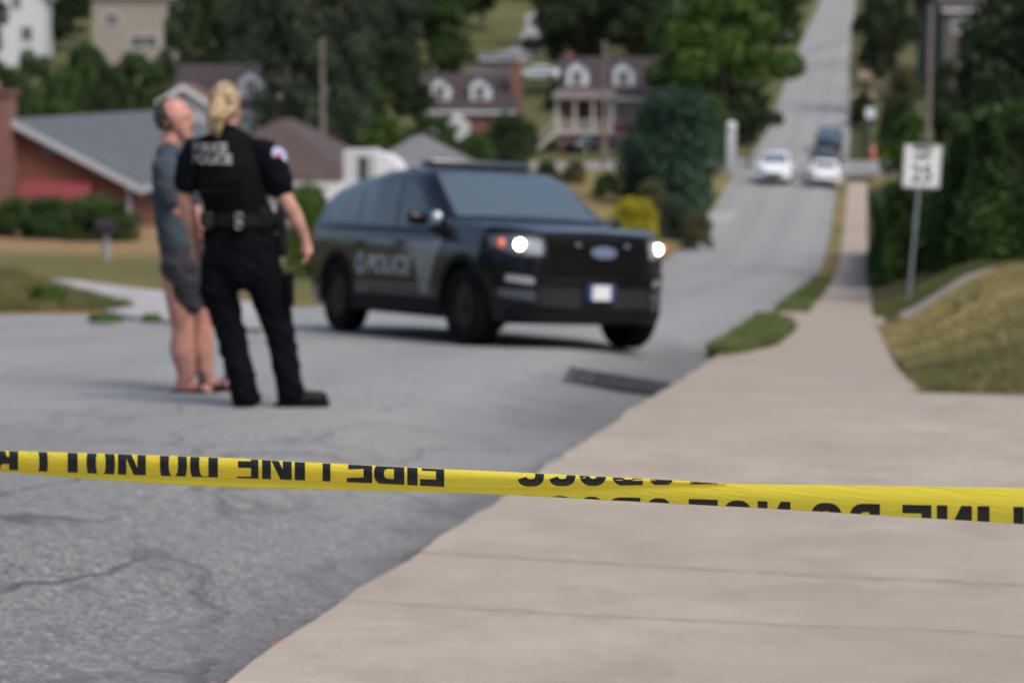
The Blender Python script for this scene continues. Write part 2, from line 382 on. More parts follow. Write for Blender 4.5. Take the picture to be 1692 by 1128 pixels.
sheet('apron', geo(-14, 15.5, .5, 1), [.22, .7, 1.5, 3, 5, 8, 11, 13.9], CONC, .0, skirt=.22)
sheet('side_drive', geo(28.6, 32.3, .3, 1), [.2, .4, .6, .9, 1.2, 1.6, 2, 2.5, 3, 4.5, 7, 11], CONC, .015, skirt=.08)
us2 = geo(123, 137, .8, 1)
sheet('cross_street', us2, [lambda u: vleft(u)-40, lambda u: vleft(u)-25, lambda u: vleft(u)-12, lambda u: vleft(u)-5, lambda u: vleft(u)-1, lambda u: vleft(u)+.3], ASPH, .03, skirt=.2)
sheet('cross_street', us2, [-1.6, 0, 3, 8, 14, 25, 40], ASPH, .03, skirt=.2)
def strip_px(name, L, Rr, m, dz, n=24, sub=3, kind='structure'):      # a strip between two rows of photograph pixels, laid on the terrain
    def walk(pts):
        pts = [ground(*p) for p in pts]; out = []
        for k in range(n+1):
            t = k/n*(len(pts)-1); i = min(int(t), len(pts)-2); q = pts[i].lerp(pts[i+1], t-i); out.append(q)
        return out
    a, b = walk(L), walk(Rr); mb = MB(); vs = []
    for p, q in zip(a, b):
        for j in range(sub+1):
            r = p.lerp(q, j/sub); vs.append((r.x, r.y, Hxy(r.x, r.y)+dz))
    top = len(vs); vs += [(x, y, z-.25) for x, y, z in vs]; c = sub+1
    fs = [(i*c+j, i*c+j+1, (i+1)*c+j+1, (i+1)*c+j) for i in range(n) for j in range(sub)]
    for i in range(n):
        fs += [(i*c, (i+1)*c, top+(i+1)*c, top+i*c), (i*c+sub, (i+1)*c+sub, top+(i+1)*c+sub, top+i*c+sub)]
    for j in range(sub): fs += [(j, j+1, top+j+1, top+j), (n*c+j, n*c+j+1, top+n*c+j+1, top+n*c+j)]
    mb.add(vs, fs); return tag(mb.build(name, m), kind=kind)
strip_px('driveway', [(-160, 452), (0, 460), (120, 464), (300, 488), (400, 499), (470, 503)], [(-160, 470), (0, 479), (110, 494), (210, 524), (300, 533), (430, 545)], OLDCONC, .02, 30)
strip_px('driveway', [(1050, 352), (1120, 352), (1215, 350)], [(1050, 366), (1110, 366), (1200, 368)], OLDCONC, .06, 8)
strip_px('hill_road', [(775, 106), (850, 80), (868, 50), (868, 22)], [(850, 112), (892, 88), (900, 55), (893, 22)], mat('worn hill asphalt', (.22, .22, .225), .9, noise=.3, nscale=.3), .15, 20)
# ------------------------------------------------------------ the tape across the picture
def build_tape():
    I = np.interp
    T = lambda x: I(x, [-1500, -400, 0, 200, 400, 485, 735, 855, 1000, 1100, 1200, 1230, 1692, 2100, 3600], [704, 733, 744, 749.5, 757, 762, 774.5, 780, 787, 792, 798.5, 799, 806, 813, 842])
    Mf = lambda x: I(x, [-1500, -400, 0, 100, 200, 400, 500, 620, 735, 855, 1000, 1200], [722, 757, 776, 780, 784, 790, 793.5, 798.5, 804.5, 805, 802.5, 799.3])
    Bb = lambda x: I(x, [-1500, -400, 0, 100, 200, 300, 400, 600, 800, 870, 1000, 1230, 1300, 1500, 1692, 2100, 3600], [730, 761, 779, 787.5, 795, 801.5, 806, 810, 815, 818.5, 826, 838, 842, 854, 866, 890, 930])
    S = lambda x: 905*(1+.000265*(x-470))
    def pt(x, y, off=0): return P(x, y, F/S(x)-off)
    root = empty('barrier_tape', pt(850, 818), 0, 'long yellow caution tape with black lettering folded along its length across the foreground', 'barrier tape')
    ym = NB('yellow tape film'); t = ym
    c = t.mix(t.noise(6, 3), (1.0, .87, .10), (.98, .80, .06)); t.l(c, t.b.inputs['Base Color'])
    t.b.inputs['Roughness'].default_value = .33; t.b.inputs['Specular IOR Level'].default_value = .5
    mp = t.n('ShaderNodeMapping', i_Scale=(3.0, 3.0, 60.0)); t.l(t.co, mp.inputs['Vector'])
    t.bump(t.noise(4, 3, vec=mp.outputs[0]), .35, .006)
    tr = t.n('ShaderNodeBsdfTranslucent'); tr.inputs['Color'].default_value = (1, .82, .06, 1)
    ad = t.n('ShaderNodeMixShader'); ad.inputs[0].default_value = .42
    out = t.t.nodes['Material Output']; t.l(t.b.outputs[0], ad.inputs[1]); t.l(tr.outputs[0], ad.inputs[2]); t.l(ad.outputs[0], out.inputs[0])
    ink = mat('black tape ink', (.012, .012, .014), .38, spec=.5, bump=.1, bscale=60)
    # front flap: curved over the top edge; depth offset towards the viewer as a function of the height fraction
    def offA(x, k): return .004+.010*math.sin(math.pi*min(1, max(0, k))**.8)*(1 if x < 900 else max(.1, (1200-x)/300))
    def offB(x, k):
        w = 0 if x < 800 else min(1, (x-800)/450)
        return -.004*(1-w)+w*(.008*math.sin(math.pi*min(1, max(0, k*.9)))+.002)
    inv = root.matrix_world.inverted() if False else Matrix.Translation(-root.location)
    def ribbon(name, f0, f1, off, x0, x1, n=220, m=14, wrap=True):
        mb = MB(); vs = []
        for i in range(n+1):
            x = x0+(x1-x0)*i/n
            for j in range(m+1):
                k = j/m; y = f0(x)+(f1(x)-f0(x))*k
                vs.append(inv @ pt(x, y, off(x, k)))
            if wrap:                      # edge turns away behind the fold
                vs.append(inv @ pt(x, f1(x)-1.2, off(x, 1)-.009)); 
        c = m+1+(1 if wrap else 0)
        fs = [(i*c+j, i*c+j+1, (i+1)*c+j+1, (i+1)*c+j) for i in range(n) for j in range(c-1)]
        mb.add(vs, fs); return mb.build(name, ym.m, root, smooth=True)
    ribbon('front_fold', T, Mf, offA, -1500, 1200, 330)
    TB = lambda x: I(x, [-400, 735, 855, 1000, 1200, 1201], [0, 0, 0, 0, 0, 0])*0+np.where(x < 1200, np.minimum(Mf(x)-4*min(1, max(0, (1200-x)/100)), T(x)+3+0*x) if x < 700 else np.maximum(T(x), Mf(x)-2*min(1, (1200-x)/100)), T(x))
    ribbon('lower_fold', lambda x: float(TB(x)), Bb, offB, -1500, 3600, 560)
    # heavy block capitals in a unit square
    def ring(x0, x1, y0, y1, a0, a1, wx=.33, wy=.19, n=20, e=2.6):
        cx, cy, rx, ry = (x0+x1)/2, (y0+y1)/2, (x1-x0)/2, (y1-y0)/2; P_ = []
        def q(t, rx, ry):
            c, s_ = math.cos(t), math.sin(t)
            return (cx+rx*math.copysign(abs(c)**(2/e), c), cy+ry*math.copysign(abs(s_)**(2/e), s_))
        for k in range(n):
            t0, t1 = R(a0+(a1-a0)*k/n), R(a0+(a1-a0)*(k+1)/n)
            P_.append([q(t0, rx, ry), q(t1, rx, ry), q(t1, rx-wx, ry-wy), q(t0, rx-wx, ry-wy)])
        return P_
    bx = lambda a, b, c, d: [[(a, c), (b, c), (b, d), (a, d)]]
    W = .34
    G = {'I': bx(0, 1, 0, 1), 'L': bx(0, W, 0, 1)+bx(W, 1, 0, .19), 'F': bx(0, W, 0, 1)+bx(W, 1, .81, 1)+bx(W, .92, .42, .59),
         'E': bx(0, W, 0, 1)+bx(W, 1, .81, 1)+bx(W, .94, .42, .59)+bx(W, 1, 0, .19), 'T': bx(.32, .68, 0, .81)+bx(0, 1, .81, 1),
         'N': bx(0, .3, 0, 1)+bx(.7, 1, 0, 1)+[[(.3, .62), (.7, 0), (.7, .38), (.3, 1)]],
         'O': ring(0, 1, 0, 1, 0, 360, n=36), 'C': ring(0, 1, 0, 1, 38, 322, n=32), 'D': bx(0, W, 0, 1)+[p for p in ring(-.5, 1, 0, 1, -86, 86, n=18)],
         'R': bx(0, W, 0, 1)+ring(-.4, 1, .38, 1, -88, 88, n=16)+[[(.42, .42), (.66, 0), (1, 0), (.74, .44)]],
         'S': ring(0, 1, .41, 1, 15, 270, n=24)+ring(0, 1, 0, .59, -165, 90, n=24)}
    G['D'] = bx(0, W, 0, 1)+bx(W-.02, .5, .81, 1)+bx(W-.02, .5, 0, .19)+[p for p in ring(0, 1, 0, 1, -90, 90, n=18)]
    G['R'] = bx(0, W, 0, 1)+bx(W-.02, .5, .83, 1)+bx(W-.02, .5, .4, .57)+ring(0, 1, .4, 1, -90, 90, wy=.17, n=16)+[[(.40, .42), (.64, 0), (1, 0), (.76, .44)]]
    def letters(name, items, base, hgt, lo, hi, off, f0, f1, bottom):
        for ch, x0, x1 in items:
            mb = MB(); bm = bmesh.new()
            for poly in G[ch]:
                pv = []
                for (s_, h) in poly:
                    x = x1-(x1-x0)*s_; hh = hgt(x)
                    y = base(x)-hh*(1-h) if bottom else base(x)+hh*(1-h)
                    if bottom: y = base(x)-hh*(1-h)
                    pv.append(bm.verts.new((x, y, 0)))
                bm.faces.new(pv)
            for k in range(1, 40):       # fine rows so that the film's curve is followed
                yy = base(x0)-80+k*4
                bmesh.ops.bisect_plane(bm, geom=bm.verts[:]+bm.edges[:]+bm.faces[:], plane_co=(0, yy, 0), plane_no=(0, 1, 0))
            xm = (x0+x1)/2
            for g, sgn in ((lo, -1), (hi, 1)):
                dy = float(g(xm+5)-g(xm-5))/10
                bmesh.ops.bisect_plane(bm, geom=bm.verts[:]+bm.edges[:]+bm.faces[:], plane_co=(xm, float(g(xm)), 0), plane_no=(-dy*sgn, sgn, 0), clear_outer=True)
            bm.verts.index_update()
            q = []
            for v in bm.verts:
                x, y = v.co.x, v.co.y; k = (y-float(f0(x)))/max(1e-3, float(f1(x)-f0(x)))
                q.append(inv @ pt(x, y, off(x, k)+.0006))
            nf = [[v.index for v in f.verts] for f in bm.faces]; bm.free()
            if nf: mb.add(q, nf); mb.build(name, ink, root)
    A = [('F', 694, 734), ('I', 673, 690), ('R', 618, 668), ('E', 573, 615), ('L', 508, 546), ('I', 487, 504), ('N', 433, 482), ('E', 391, 427),
         ('D', 314, 360), ('O', 264, 309), ('N', 195, 241), ('O', 143, 190), ('T', 97, 143), ('C', 36, 79), ('R', -14, 30), ('O', -66, -20), ('S', -112, -72), ('S', -158, -118)]
    botA = lambda x: Mf(x)+I(x, [0, 60, 130, 300, 450, 560, 600, 640, 735], [19, 18, 16, 12, 8, 6, 3, 2, 0])
    letters('letter', A, botA, lambda x: 68-.006*x, lambda x: T(x)+.5, lambda x: Mf(x)-.3, offA, T, Mf, True)
    A2 = [('S', 855, 899), ('S', 907, 951), ('O', 956, 1004), ('R', 1012, 1062), ('C', 1070, 1116), ('T', 1140, 1186)]
    letters('letter', A2, lambda x: Mf(x)-I(x, [855, 960, 1100], [1.2, .5, -2]), lambda x: 64, lambda x: T(x)+.4, lambda x: Mf(x)-.3, offA, T, Mf, True)
    B = [('S', 852, 894), ('S', 904, 946), ('O', 955, 1000), ('R', 1004, 1058), ('C', 1066, 1112), ('T', 1138, 1186), ('O', 1194, 1244), ('N', 1252, 1306), ('O', 1338, 1393), ('D', 1402, 1454),
         ('E', 1491, 1539), ('N', 1548, 1606), ('I', 1615, 1635), ('L', 1641, 1692), ('E', 1735, 1785), ('R', 1790, 1845)]
    topB = lambda x: I(x, [850, 950, 1100, 1300, 1500, 1692, 1850], [817, 819.5, 822.8, 828.7, 833.5, 837, 840])
    letters('letter', B, topB, lambda x: 66+.012*(x-850), lambda x: topB(x)-3, lambda x: Bb(x)-.5, offB, lambda x: float(TB(x)), Bb, False)
    return root
build_tape()
# ------------------------------------------------------------ vehicles
BLK = mat('black car paint', (.0035, .0045, .0075), .22, coat=.35, spec=.2)
TRIM = mat('black plastic trim', (.004, .004, .005), .65, bump=.15, bscale=150, spec=.12)
GLS = mat('dark car glass', (.008, .012, .016), .06, spec=.5, coat=.3)
CHR = mat('bright metal', (.75, .76, .78), .18, metal=1)
RUB = mat('tyre rubber', (.006, .006, .0065), .9, spec=.1, bump=.3, bscale=90)
RIM = mat('black wheel enamel', (.006, .006, .007), .5, spec=.2)
LENS = mat('headlamp lens', (.30, .32, .34), .08, coat=1, spec=.8)
LAMP = mat('lit headlamp', (1, 1, 1), .3, emit=(1, .96, .86), estr=10)
AMB = mat('amber marker', (.5, .10, .04), .2, coat=1, emit=(1, .16, .06), estr=.22)
REDL = mat('red tail lamp', (.35, .01, .01), .15, coat=1)
SILV = mat('silver reflective film', (.20, .215, .23), .35, metal=.3, noise=.2, nscale=3)
SILD = mat('dim grey film', (.10, .105, .115), .35, coat=.4)
WHT = mat('white vehicle paint', (.78, .80, .83), .25, coat=.8)
DBL = mat('dark blue vehicle paint', (.02, .03, .045), .2, coat=1)
class CarShape:
    """surface of a car: x forward, y left, z up. hw(x) half width, prof tables over x"""
    def __init__(s, L, Wd, top, belt, nose, tail, axles, rw, arch=.44, zu=.25, gl_in=.2, rear_tuck=0):
        s.L, s.W, s.top, s.belt, s.nose, s.tail, s.ax, s.rw, s.arch, s.zu, s.gl_in = L, Wd, top, belt, nose, tail, axles, rw, arch, zu, gl_in
    def hw(s, x):
        c = .54; e = 2.8; f = 1
        if x > s.nose-c: f = max(0.0, (s.nose-x)/c)**(1/e)
        if x < s.tail+.35: f = min(f, max(0.0, (x-s.tail)/.35)**(1/4))
        taper = 1-.035*max(0, (-x-.6)/1.8)
        return s.W/2*f*taper
    def T(s, x): xs = [p[0] for p in s.top]; return float(np.interp(x, xs, [p[1] for p in s.top]))
    def B(s, x): xs = [p[0] for p in s.belt]; return float(np.interp(x, xs, [p[1] for p in s.belt]))
    def ring(s, x):
        h = s.hw(x); t, b = s.T(x), min(s.B(x), s.T(x)-.03); zu = s.zu+.10*max(0, min(1, (x-s.nose+.45)/.45))+.12*max(0, min(1, (s.tail+.5-x)/.5))
        az = 0
        for a in s.ax:
            if abs(x-a) < s.arch: az = max(az, s.rw+math.sqrt(s.arch**2-(x-a)**2))
        g = max(0, min(1, (t-b)/(s.topmax-s.bref)))      # how much greenhouse there is here
        inn = (s.gl_in+.07*max(0, min(1, (-x-.7)/1.3)))*g
        zg = b+(t-b)*.80
        pts = [(0, zu), (h*.82, zu), (h*.93, zu+.03), (h*.985, zu+.16), (h*.992, .58), (h*1.0, .74), (h*.995, b-.16), (h*.975, b-.04), (h*.955-.01, b+.0),
               (h*.94-inn*.5, b+(t-b)*.42), (h*.93-inn, zg), (h*.90-inn-.03*g, b+(t-b)*.92), (h*.80-inn*1.0, t-.025*(1-g)-.012), (h*.5-inn*.4, t-.006), (0, t)]
        out = []
        for i, (y, z) in enumerate(pts):
            z = min(z, t)
            if az and i <= 6: z = max(z, az+.001*i)
            out.append((max(0, y), z))
        for i in range(1, len(out)):                      # keep the ring ordered
            if out[i][1] < out[i-1][1]: out[i] = (out[i][0], out[i-1][1])
        return out
    def side(s, x, z):                                    # half width of the skin at height z
        h = s.hw(x); save = s.ax; s.ax = []; r = s.ring(x); s.ax = save
        zs = [p[1] for p in r[3:13]]; ys = [p[0] for p in r[3:13]]
        return float(np.interp(z, zs, ys))
    def body(s):
        xs = set(np.linspace(s.tail+.012, s.nose-.66, 46)) | set(s.nose-np.array([.62, .56, .5, .42, .34, .27, .2, .15, .1, .07, .04, .02, .008, .002])) | {s.tail+.002, s.tail+.02, s.tail+.05, s.tail+.1}
        for a in s.ax: xs |= set(a+s.arch*np.cos(np.linspace(0, math.pi, 19))) | {a+s.arch+.001, a-s.arch-.001}
        for p in s.top: xs.add(p[0])
        xs = sorted(x for x in xs if s.tail < x < s.nose); mb = MB(); n = None
        vs = []
        for x in xs:
            r = s.ring(x); full = [(x, y, z) for y, z in r]+[(x, -y, z) for y, z in r[-2:0:-1]]; n = len(full); vs += full
        fs = [(i*n+k, i*n+(k+1) % n, (i+1)*n+(k+1) % n, (i+1)*n+k) for i in range(len(xs)-1) for k in range(n)]
        fs.append(tuple(range(n))); fs.append(tuple((len(xs)-1)*n+k for k in range(n)))
        return mb.add(vs, fs)
    def side_patch(s, poly, sgn, th=.006, nx=14, nz=6, lean=0):   # poly: list of (x, zlo, zhi) left to right
        mb = MB(); xs = np.linspace(poly[0][0], poly[-1][0], nx+1); vs = []
        for x in xs:
            lo = np.interp(x, [p[0] for p in poly], [p[1] for p in poly]); hi = np.interp(x, [p[0] for p in poly], [p[2] for p in poly])
            for j in range(nz+1):
                z = lo+(hi-lo)*j/nz; xx = x-lean*(z-1.12); y = s.side(xx, z); vs.append((xx, sgn*(y+th), z))
        c = nz+1; N = len(vs); vs += [(x, y-sgn*(th+.012), z) for x, y, z in vs]
        fs = [(i*c+j, i*c+j+1, (i+1)*c+j+1, (i+1)*c+j) for i in range(nx) for j in range(nz)]
        fs += [tuple(N+k for k in f[::-1]) for f in fs]
        edge = [i*c for i in range(nx+1)]+[nx*c+j for j in range(1, nz+1)]+[i*c+nz for i in range(nx-1, -1, -1)]+[j for j in range(nz-1, 0, -1)]
        fs += [(edge[i], edge[(i+1) % len(edge)], N+edge[(i+1) % len(edge)], N+edge[i]) for i in range(len(edge))]
        return mb.add(vs, fs)
    def nx(s, y): return s.nose-.54*min(1, abs(y)/(s.W/2))**2.8
    def nose_patch(s, rows, th=.02, deep=.03, ny=16):      # rows: list of (y, zlo, zhi); follows the nose in plan
        mb = MB(); ys = np.linspace(rows[0][0], rows[-1][0], ny+1); vs = []
        for y in ys:
            lo = np.interp(y, [p[0] for p in rows], [p[1] for p in rows]); hi = np.interp(y, [p[0] for p in rows], [p[2] for p in rows])
            x = s.nx(y)
            for z in (lo, (lo+hi)/2, hi):
                xx = x+th-max(0, z-.97)*.4
                vs.append((xx, y, z))
        N = len(vs); vs += [(x-deep-th, y, z) for x, y, z in vs]
        fs = [(i*3+j, i*3+j+1, (i+1)*3+j+1, (i+1)*3+j) for i in range(ny) for j in range(2)]
        fs += [tuple(N+k for k in f[::-1]) for f in fs]
        edge = [i*3 for i in range(ny+1)]+[ny*3+1]+[i*3+2 for i in range(ny, -1, -1)]+[1]
        fs += [(edge[i], edge[(i+1) % len(edge)], N+edge[(i+1) % len(edge)], N+edge[i]) for i in range(len(edge))]
        return mb.add(vs, fs)
    def top_patch(s, x0, x1, f0, f1, th=.006, n=10, m=16):   # pane on windshield / rear glass: f = fraction of half width
        mb = MB(); vs = []
        for i in range(n+1):
            x = x0+(x1-x0)*i/n; r = s.ring(x); t = s.T(x)
            prof_ = r[8:15]                               # belt .. centre
            yy = [p[0] for p in prof_][::-1]; zz = [p[1] for p in prof_][::-1]
            wmax = r[11][0]*(f0+(f1-f0)*i/n)
            sl_ = (s.T(x+.02)-s.T(x-.02))/.04; nrm = Vector((-sl_, 0, 1)).normalized()
            for j in range(m+1):
                y = -wmax+2*wmax*j/m; z = float(np.interp(abs(y), yy, zz)); vs.append((x+nrm.x*th, y, z+nrm.z*th))
        c = m+1; fs = [(i*c+j, i*c+j+1, (i+1)*c+j+1, (i+1)*c+j) for i in range(n) for j in range(m)]
        return mb.add(vs, fs)
def wheel(parent, x, y, r, wdt, sgn, spokes=5, rim_m=None):
    t = empty('wheel', (x, y, r)); t.parent = parent
    # tyre: lathe about y
    mb = MB(); pr = [(r*.62, -.5), (r*.80, -.52), (r*.95, -.47), (r, -.34), (r, .34), (r*.95, .47), (r*.80, .52), (r*.62, .5)]
    n = 40; vs = [(a*math.cos(2*math.pi*k/n), b*wdt, a*math.sin(2*math.pi*k/n)) for k in range(n) for a, b in pr]; c = len(pr)
    mb.add(vs, [(k*c+j, k*c+j+1, ((k+1) % n)*c+j+1, ((k+1) % n)*c+j) for k in range(n) for j in range(c-1)]+[(k*c+c-1, k*c, ((k+1) % n)*c, ((k+1) % n)*c+c-1) for k in range(n)])
    mb.build('tyre', RUB, t, ang=40)
    mb = MB(); o = sgn*wdt*.42
    mb.cyl((0, -wdt*.4, 0), (0, wdt*.1*sgn, 0), r*.60, 32)
    for k in range(n): pass
    rr = [(r*.63, o), (r*.60, o+sgn*.01), (r*.56, o-sgn*.03), (r*.56, sgn*.02)]
    vs = [(a*math.cos(2*math.pi*k/n), b, a*math.sin(2*math.pi*k/n)) for k in range(n) for a, b in rr]
    mb.add(vs, [(k*4+j, k*4+j+1, ((k+1) % n)*4+j+1, ((k+1) % n)*4+j) for k in range(n) for j in range(3)])
    for k in range(spokes):
        a = 2*math.pi*k/spokes
        M = Matrix.Rotation(a, 4, 'Y'); mb.box((r*.31, o-sgn*.02, 0), (r*.55, .035, r*.2), M, bev=.01)
    mb.cyl((0, o-sgn*.03, 0), (0, o+sgn*.012, 0), r*.16, 20)
    mb.build('rim', rim_m or RIM, t, ang=40)
    return t
def place_vehicle(root, x, y, yaw, wb, tr, x0):            # seat the vehicle on its wheels on the slope
    def g(lx, ly):
        c, s = math.cos(yaw), math.sin(yaw); X, Y = x+lx*c-ly*s, y+lx*s+ly*c; u, v = xy2uv(X, Y)
        on = (vleft(u) < v < vedge(u)+.05) and u > 0
        return Vector((X, Y, Hxy(X, Y)+(-.035 if on else 0)))
    a, b, c, d = g(x0+wb, tr), g(x0+wb, -tr), g(x0, tr), g(x0, -tr)
    fx = ((a+b)/2-(c+d)/2).normalized(); fy = ((a+c)/2-(b+d)/2); fy = (fy-fx*fy.dot(fx)).normalized(); fz = fx.cross(fy)
    o = (a+b+c+d)/4-fx*(x0+wb/2)
    M = Matrix((fx, fy, fz)).transposed(); root.location = o; root.rotation_euler = M.to_euler()
def text_on_side(cs, text, xc, zc, size, sgn, m, parent, fat=.0, shear=0, sx=1.0, th=.009):
    vs, fs = glyphs(text, size, fat, shear); mb = MB()
    # reading direction: towards the front on the right side (sgn -1)
    q = []
    for x, y, _ in vs:
        X = xc+(x*sx)*(1 if sgn < 0 else -1); Z = zc+y; q.append((X, sgn*(cs.side(X, Z)+th), Z))
    mb.add(q, fs); return mb.build('lettering', m, parent)

def make_patrol_suv():
    cs = CarShape(5.05, 2.0, [(-2.53, 1.02), (-2.50, 1.10), (-2.42, 1.16), (-2.27, 1.36), (-2.12, 1.49), (-1.9, 1.58), (-1.5, 1.65), (-.9, 1.71), (-.3, 1.74), (.05, 1.742), (.28, 1.72), (.44, 1.675), (1.12, 1.235), (1.2, 1.205), (1.7, 1.18), (2.1, 1.15), (2.3, 1.12), (2.40, 1.085), (2.46, 1.04), (2.50, .97), (2.53, .87)],
                  [(-2.53, .98), (-2.3, 1.12), (-1.6, 1.14), (1.0, 1.07), (1.3, 1.045), (1.8, 1.05), (2.2, 1.03), (2.42, .98), (2.53, .82)], 2.53, -2.53, [1.63, -1.395], .385, .445, .24, .135)
    cs.topmax, cs.bref = 1.742, 1.1
    root = empty('patrol_suv', (0, 0, 0), 0, 'black police patrol SUV with lit headlights stopped across the road behind the officer', 'police car')
    cs.body().build('body', BLK, root, ang=38)
    # glass
    pane = [('windshield', cs.top_patch(.44, 1.10, .93, .93)), ('rear_glass', cs.top_patch(-2.40, -2.12, .86, .86))]
    for nme, mb in pane: mb.build(nme, WSG if nme == 'windshield' else GLS, root, smooth=True)
    for sg in (1, -1):
        zt = lambda x: cs.B(x)+(cs.T(x)-cs.B(x))*.78
        for x0, x1, k in ((.10, .90, .30), (-.88, -.07, .30), (-1.72, -1.05, .42)):
            rows = []
            for x in np.linspace(x0, x1, 9):
                hi = zt(x)
                if x1 > .5: hi = min(hi, 1.13+(.93-x)*.80)
                if x0 < -1.5: hi = min(hi, 1.26+(x+1.78)*.9)
                rows.append((x, cs.B(x)+.035, max(hi, cs.B(x)+.05)))
            cs.side_patch(rows, sg, .004, lean=k).build('side_window', GLS, root, ang=30)
        # window-line trim, door lines, sill cladding, arch lips
        cs.side_patch([(-2.0, 1.115, 1.14), (.95, 1.075, 1.10)], sg, .012, 30, 1).build('belt_moulding', TRIM, root)
        for x in (-1.0, .02, 1.03):
            cs.side_patch([(x-.006, .42 if abs(x) > .5 else .36, 1.06), (x+.006, .42 if abs(x) > .5 else .36, 1.06)], sg, .0016, 1, 10).build('door_seam', TRIM, root)
        for x in (-.78, .26):
            h = MB(); y = cs.side(x, .96); h.tube([(x-.12, sg*(y+.01), .955), (x-.10, sg*(y+.045), .96), (x+.08, sg*(y+.045), .965), (x+.11, sg*(y+.01), .965)], (.014, .02), 8); h.build('door_handle', BLK, root, smooth=True)
        cs.side_patch([(-.92, .27, .44), (1.15, .27, .44)], sg, .012, 20, 3).build('sill_cladding', TRIM, root, ang=40)
        for ax in cs.ax:
            mb = MB(); n = 28; vs = []
            for k in range(n+1):
                a = -.12+(math.pi+.24)*k/n
                for rr, off in ((.425, -.06), (.425, .008), (.47, .016), (.505, .006), (.505, -.03)):
                    x, z = ax+rr*math.cos(a), .385+rr*math.sin(a); z = max(z, .27); y = cs.side(ax+.505*math.cos(a)*.96, max(.3, min(z, .95)))
                    vs.append((x, sg*(y+off), z))
            mb.add(vs, [(k*5+j, k*5+j+1, k*5+6+j, k*5+5+j) for k in range(n) for j in range(4)]); mb.build('arch_lip', TRIM, root, ang=40)
            mb = MB(); mb.prism([(ax+.44*math.cos(a), .385+.44*math.sin(a)) for a in np.linspace(-.3, math.pi+.3, 24)], sg*.55, sg*.60, 'y'); mb.build('wheel_well', TRIM, root)
        # door mirror
        m = MB(); y = cs.side(.86, 1.12)
        m.tube([(.90, sg*(y-.03), 1.10), (.88, sg*(y+.06), 1.12)], [.05, .025], 8); m.box((.85, sg*(y+.16), 1.205), (.11, .22, .14), bev=.045); m.build('door_mirror', BLK, root, smooth=True)
        # side badge and spotlight by the windscreen pillar
        # tail lamp
        cs.side_patch([(-2.49, .93, 1.10), (-2.15, .99, 1.08)], sg, .012, 6, 3).build('tail_lamp', REDL, root, ang=30)
    sp = MB(); sp.cyl((.98, -.86, 1.12), (.98, -.93, 1.20), .018, 8); sp.ball((1.0, -.96, 1.22), (.065, .055, .06)); sp.build('pillar_spotlight', mat('satin lamp housing', (.55, .6, .66), .25, metal=.5, coat=1), root, smooth=True)
    # front end
    cs.nose_patch([(-.58, .76, 1.05), (-.50, .71, 1.09), (0, .69, 1.11), (.50, .71, 1.09), (.58, .76, 1.05)], .012, .04).build('grille', TRIM, root, ang=35)
    g = MB(); 
    for k in range(5):
        z = .75+.068*k
        m_ = cs.nose_patch([(-.5, z, z+.02), (.5, z, z+.02)], .03, .03); g.add(m_.v, m_.f)
    g.build('grille_bars', TRIM, root, ang=35)
    cs.nose_patch([(-.62, .635, .68), (.62, .635, .68)], .05, .06).build('bumper_bar', BLK, root, ang=35)
    cs.nose_patch([(-.60, .42, .61), (0, .40, .625), (.60, .42, .61)], .016, .04).build('lower_intake', mat('black mesh', (.004, .004, .005), .8), root, ang=35)
    cs.nose_patch([(-.80, .29, .39), (0, .27, .38), (.80, .29, .39)], .03, .05, 24).build('skid_plate', TRIM, root, ang=35)
    for sg in (1, -1):
        hl = cs.nose_patch(sorted([(sg*.55, .89, 1.02), (sg*.60, .86, 1.06), (sg*.80, .885, 1.065), (sg*.93, .95, 1.05)]), .022, .05, 20).build('headlight', mat('headlight housing', (.06, .065, .075), .12, coat=1), root, ang=35)
        ln = MB(); m_ = cs.nose_patch(sorted([(sg*.58, .885, 1.01), (sg*.66, .885, 1.03), (sg*.70, .89, 1.03)]), .028, .01, 8); ln.add(m_.v, m_.f); ln.build('lens', LENS, hl, ang=35)
        yb = sg*.74; b = MB(); b.ball((cs.nx(yb)+.012, yb, .975), (.04, .046, .046)); b.build('bulb', LAMP, hl, smooth=True)
        ya = sg*.87; b = MB(); b.ball((cs.nx(ya)+.02, ya, .985), (.035, .035, .045)); b.build('marker_lamp', AMB, hl, smooth=True)
        fr = cs.nose_patch(sorted([(sg*.62, .60, .685), (sg*.66, .59, .70), (sg*.86, .60, .72), (sg*.90, .65, .70)]), .03, .04, 12).build('fog_lamp_surround', TRIM, root, ang=35)
        cs.nose_patch(sorted([(sg*.635, .62, .665), (sg*.67, .615, .683), (sg*.84, .64, .695)]), .042, .02, 10).build('fog_lamp', mat('fog strip', (.5, .52, .55), .2, metal=.6, coat=1), fr, ang=35)
        cs.nose_patch(sorted([(sg*.62, .46, .56), (sg*.88, .50, .57)]), .03, .03, 10).build('corner_insert', mat('charcoal insert', (.05, .055, .07), .4), root, ang=35)
        b = MB(); b.ball((2.545, sg*.26, .985), (.02, .035, .018)); b.build('grille_lamp', mat('dim lamp', (.12, .11, .12), .2, coat=1), root, smooth=True)
    # oval badge with its script
    bd = MB(); n = 40
    X = 2.575
    bd.prism([(.135*math.cos(2*math.pi*k/n), .925+.055*math.sin(2*math.pi*k/n)) for k in range(n)], X-.03, X, 'x'); b0 = bd.build('oval_badge', CHR, root, ang=30)
    bd = MB(); bd.prism([(.122*math.cos(2*math.pi*k/n), .925+.045*math.sin(2*math.pi*k/n)) for k in range(n)], X-.02, X+.003, 'x'); bd.build('badge_field', mat('blue enamel', (.10, .17, .38), .15, coat=1), b0, ang=30)
    vs, fs = glyphs('Ford', .085, .002, .25); q = [(X+.006, x, y+.898) for x, y, _ in vs]; MB().add(q, fs).build('badge_script', CHR, b0)
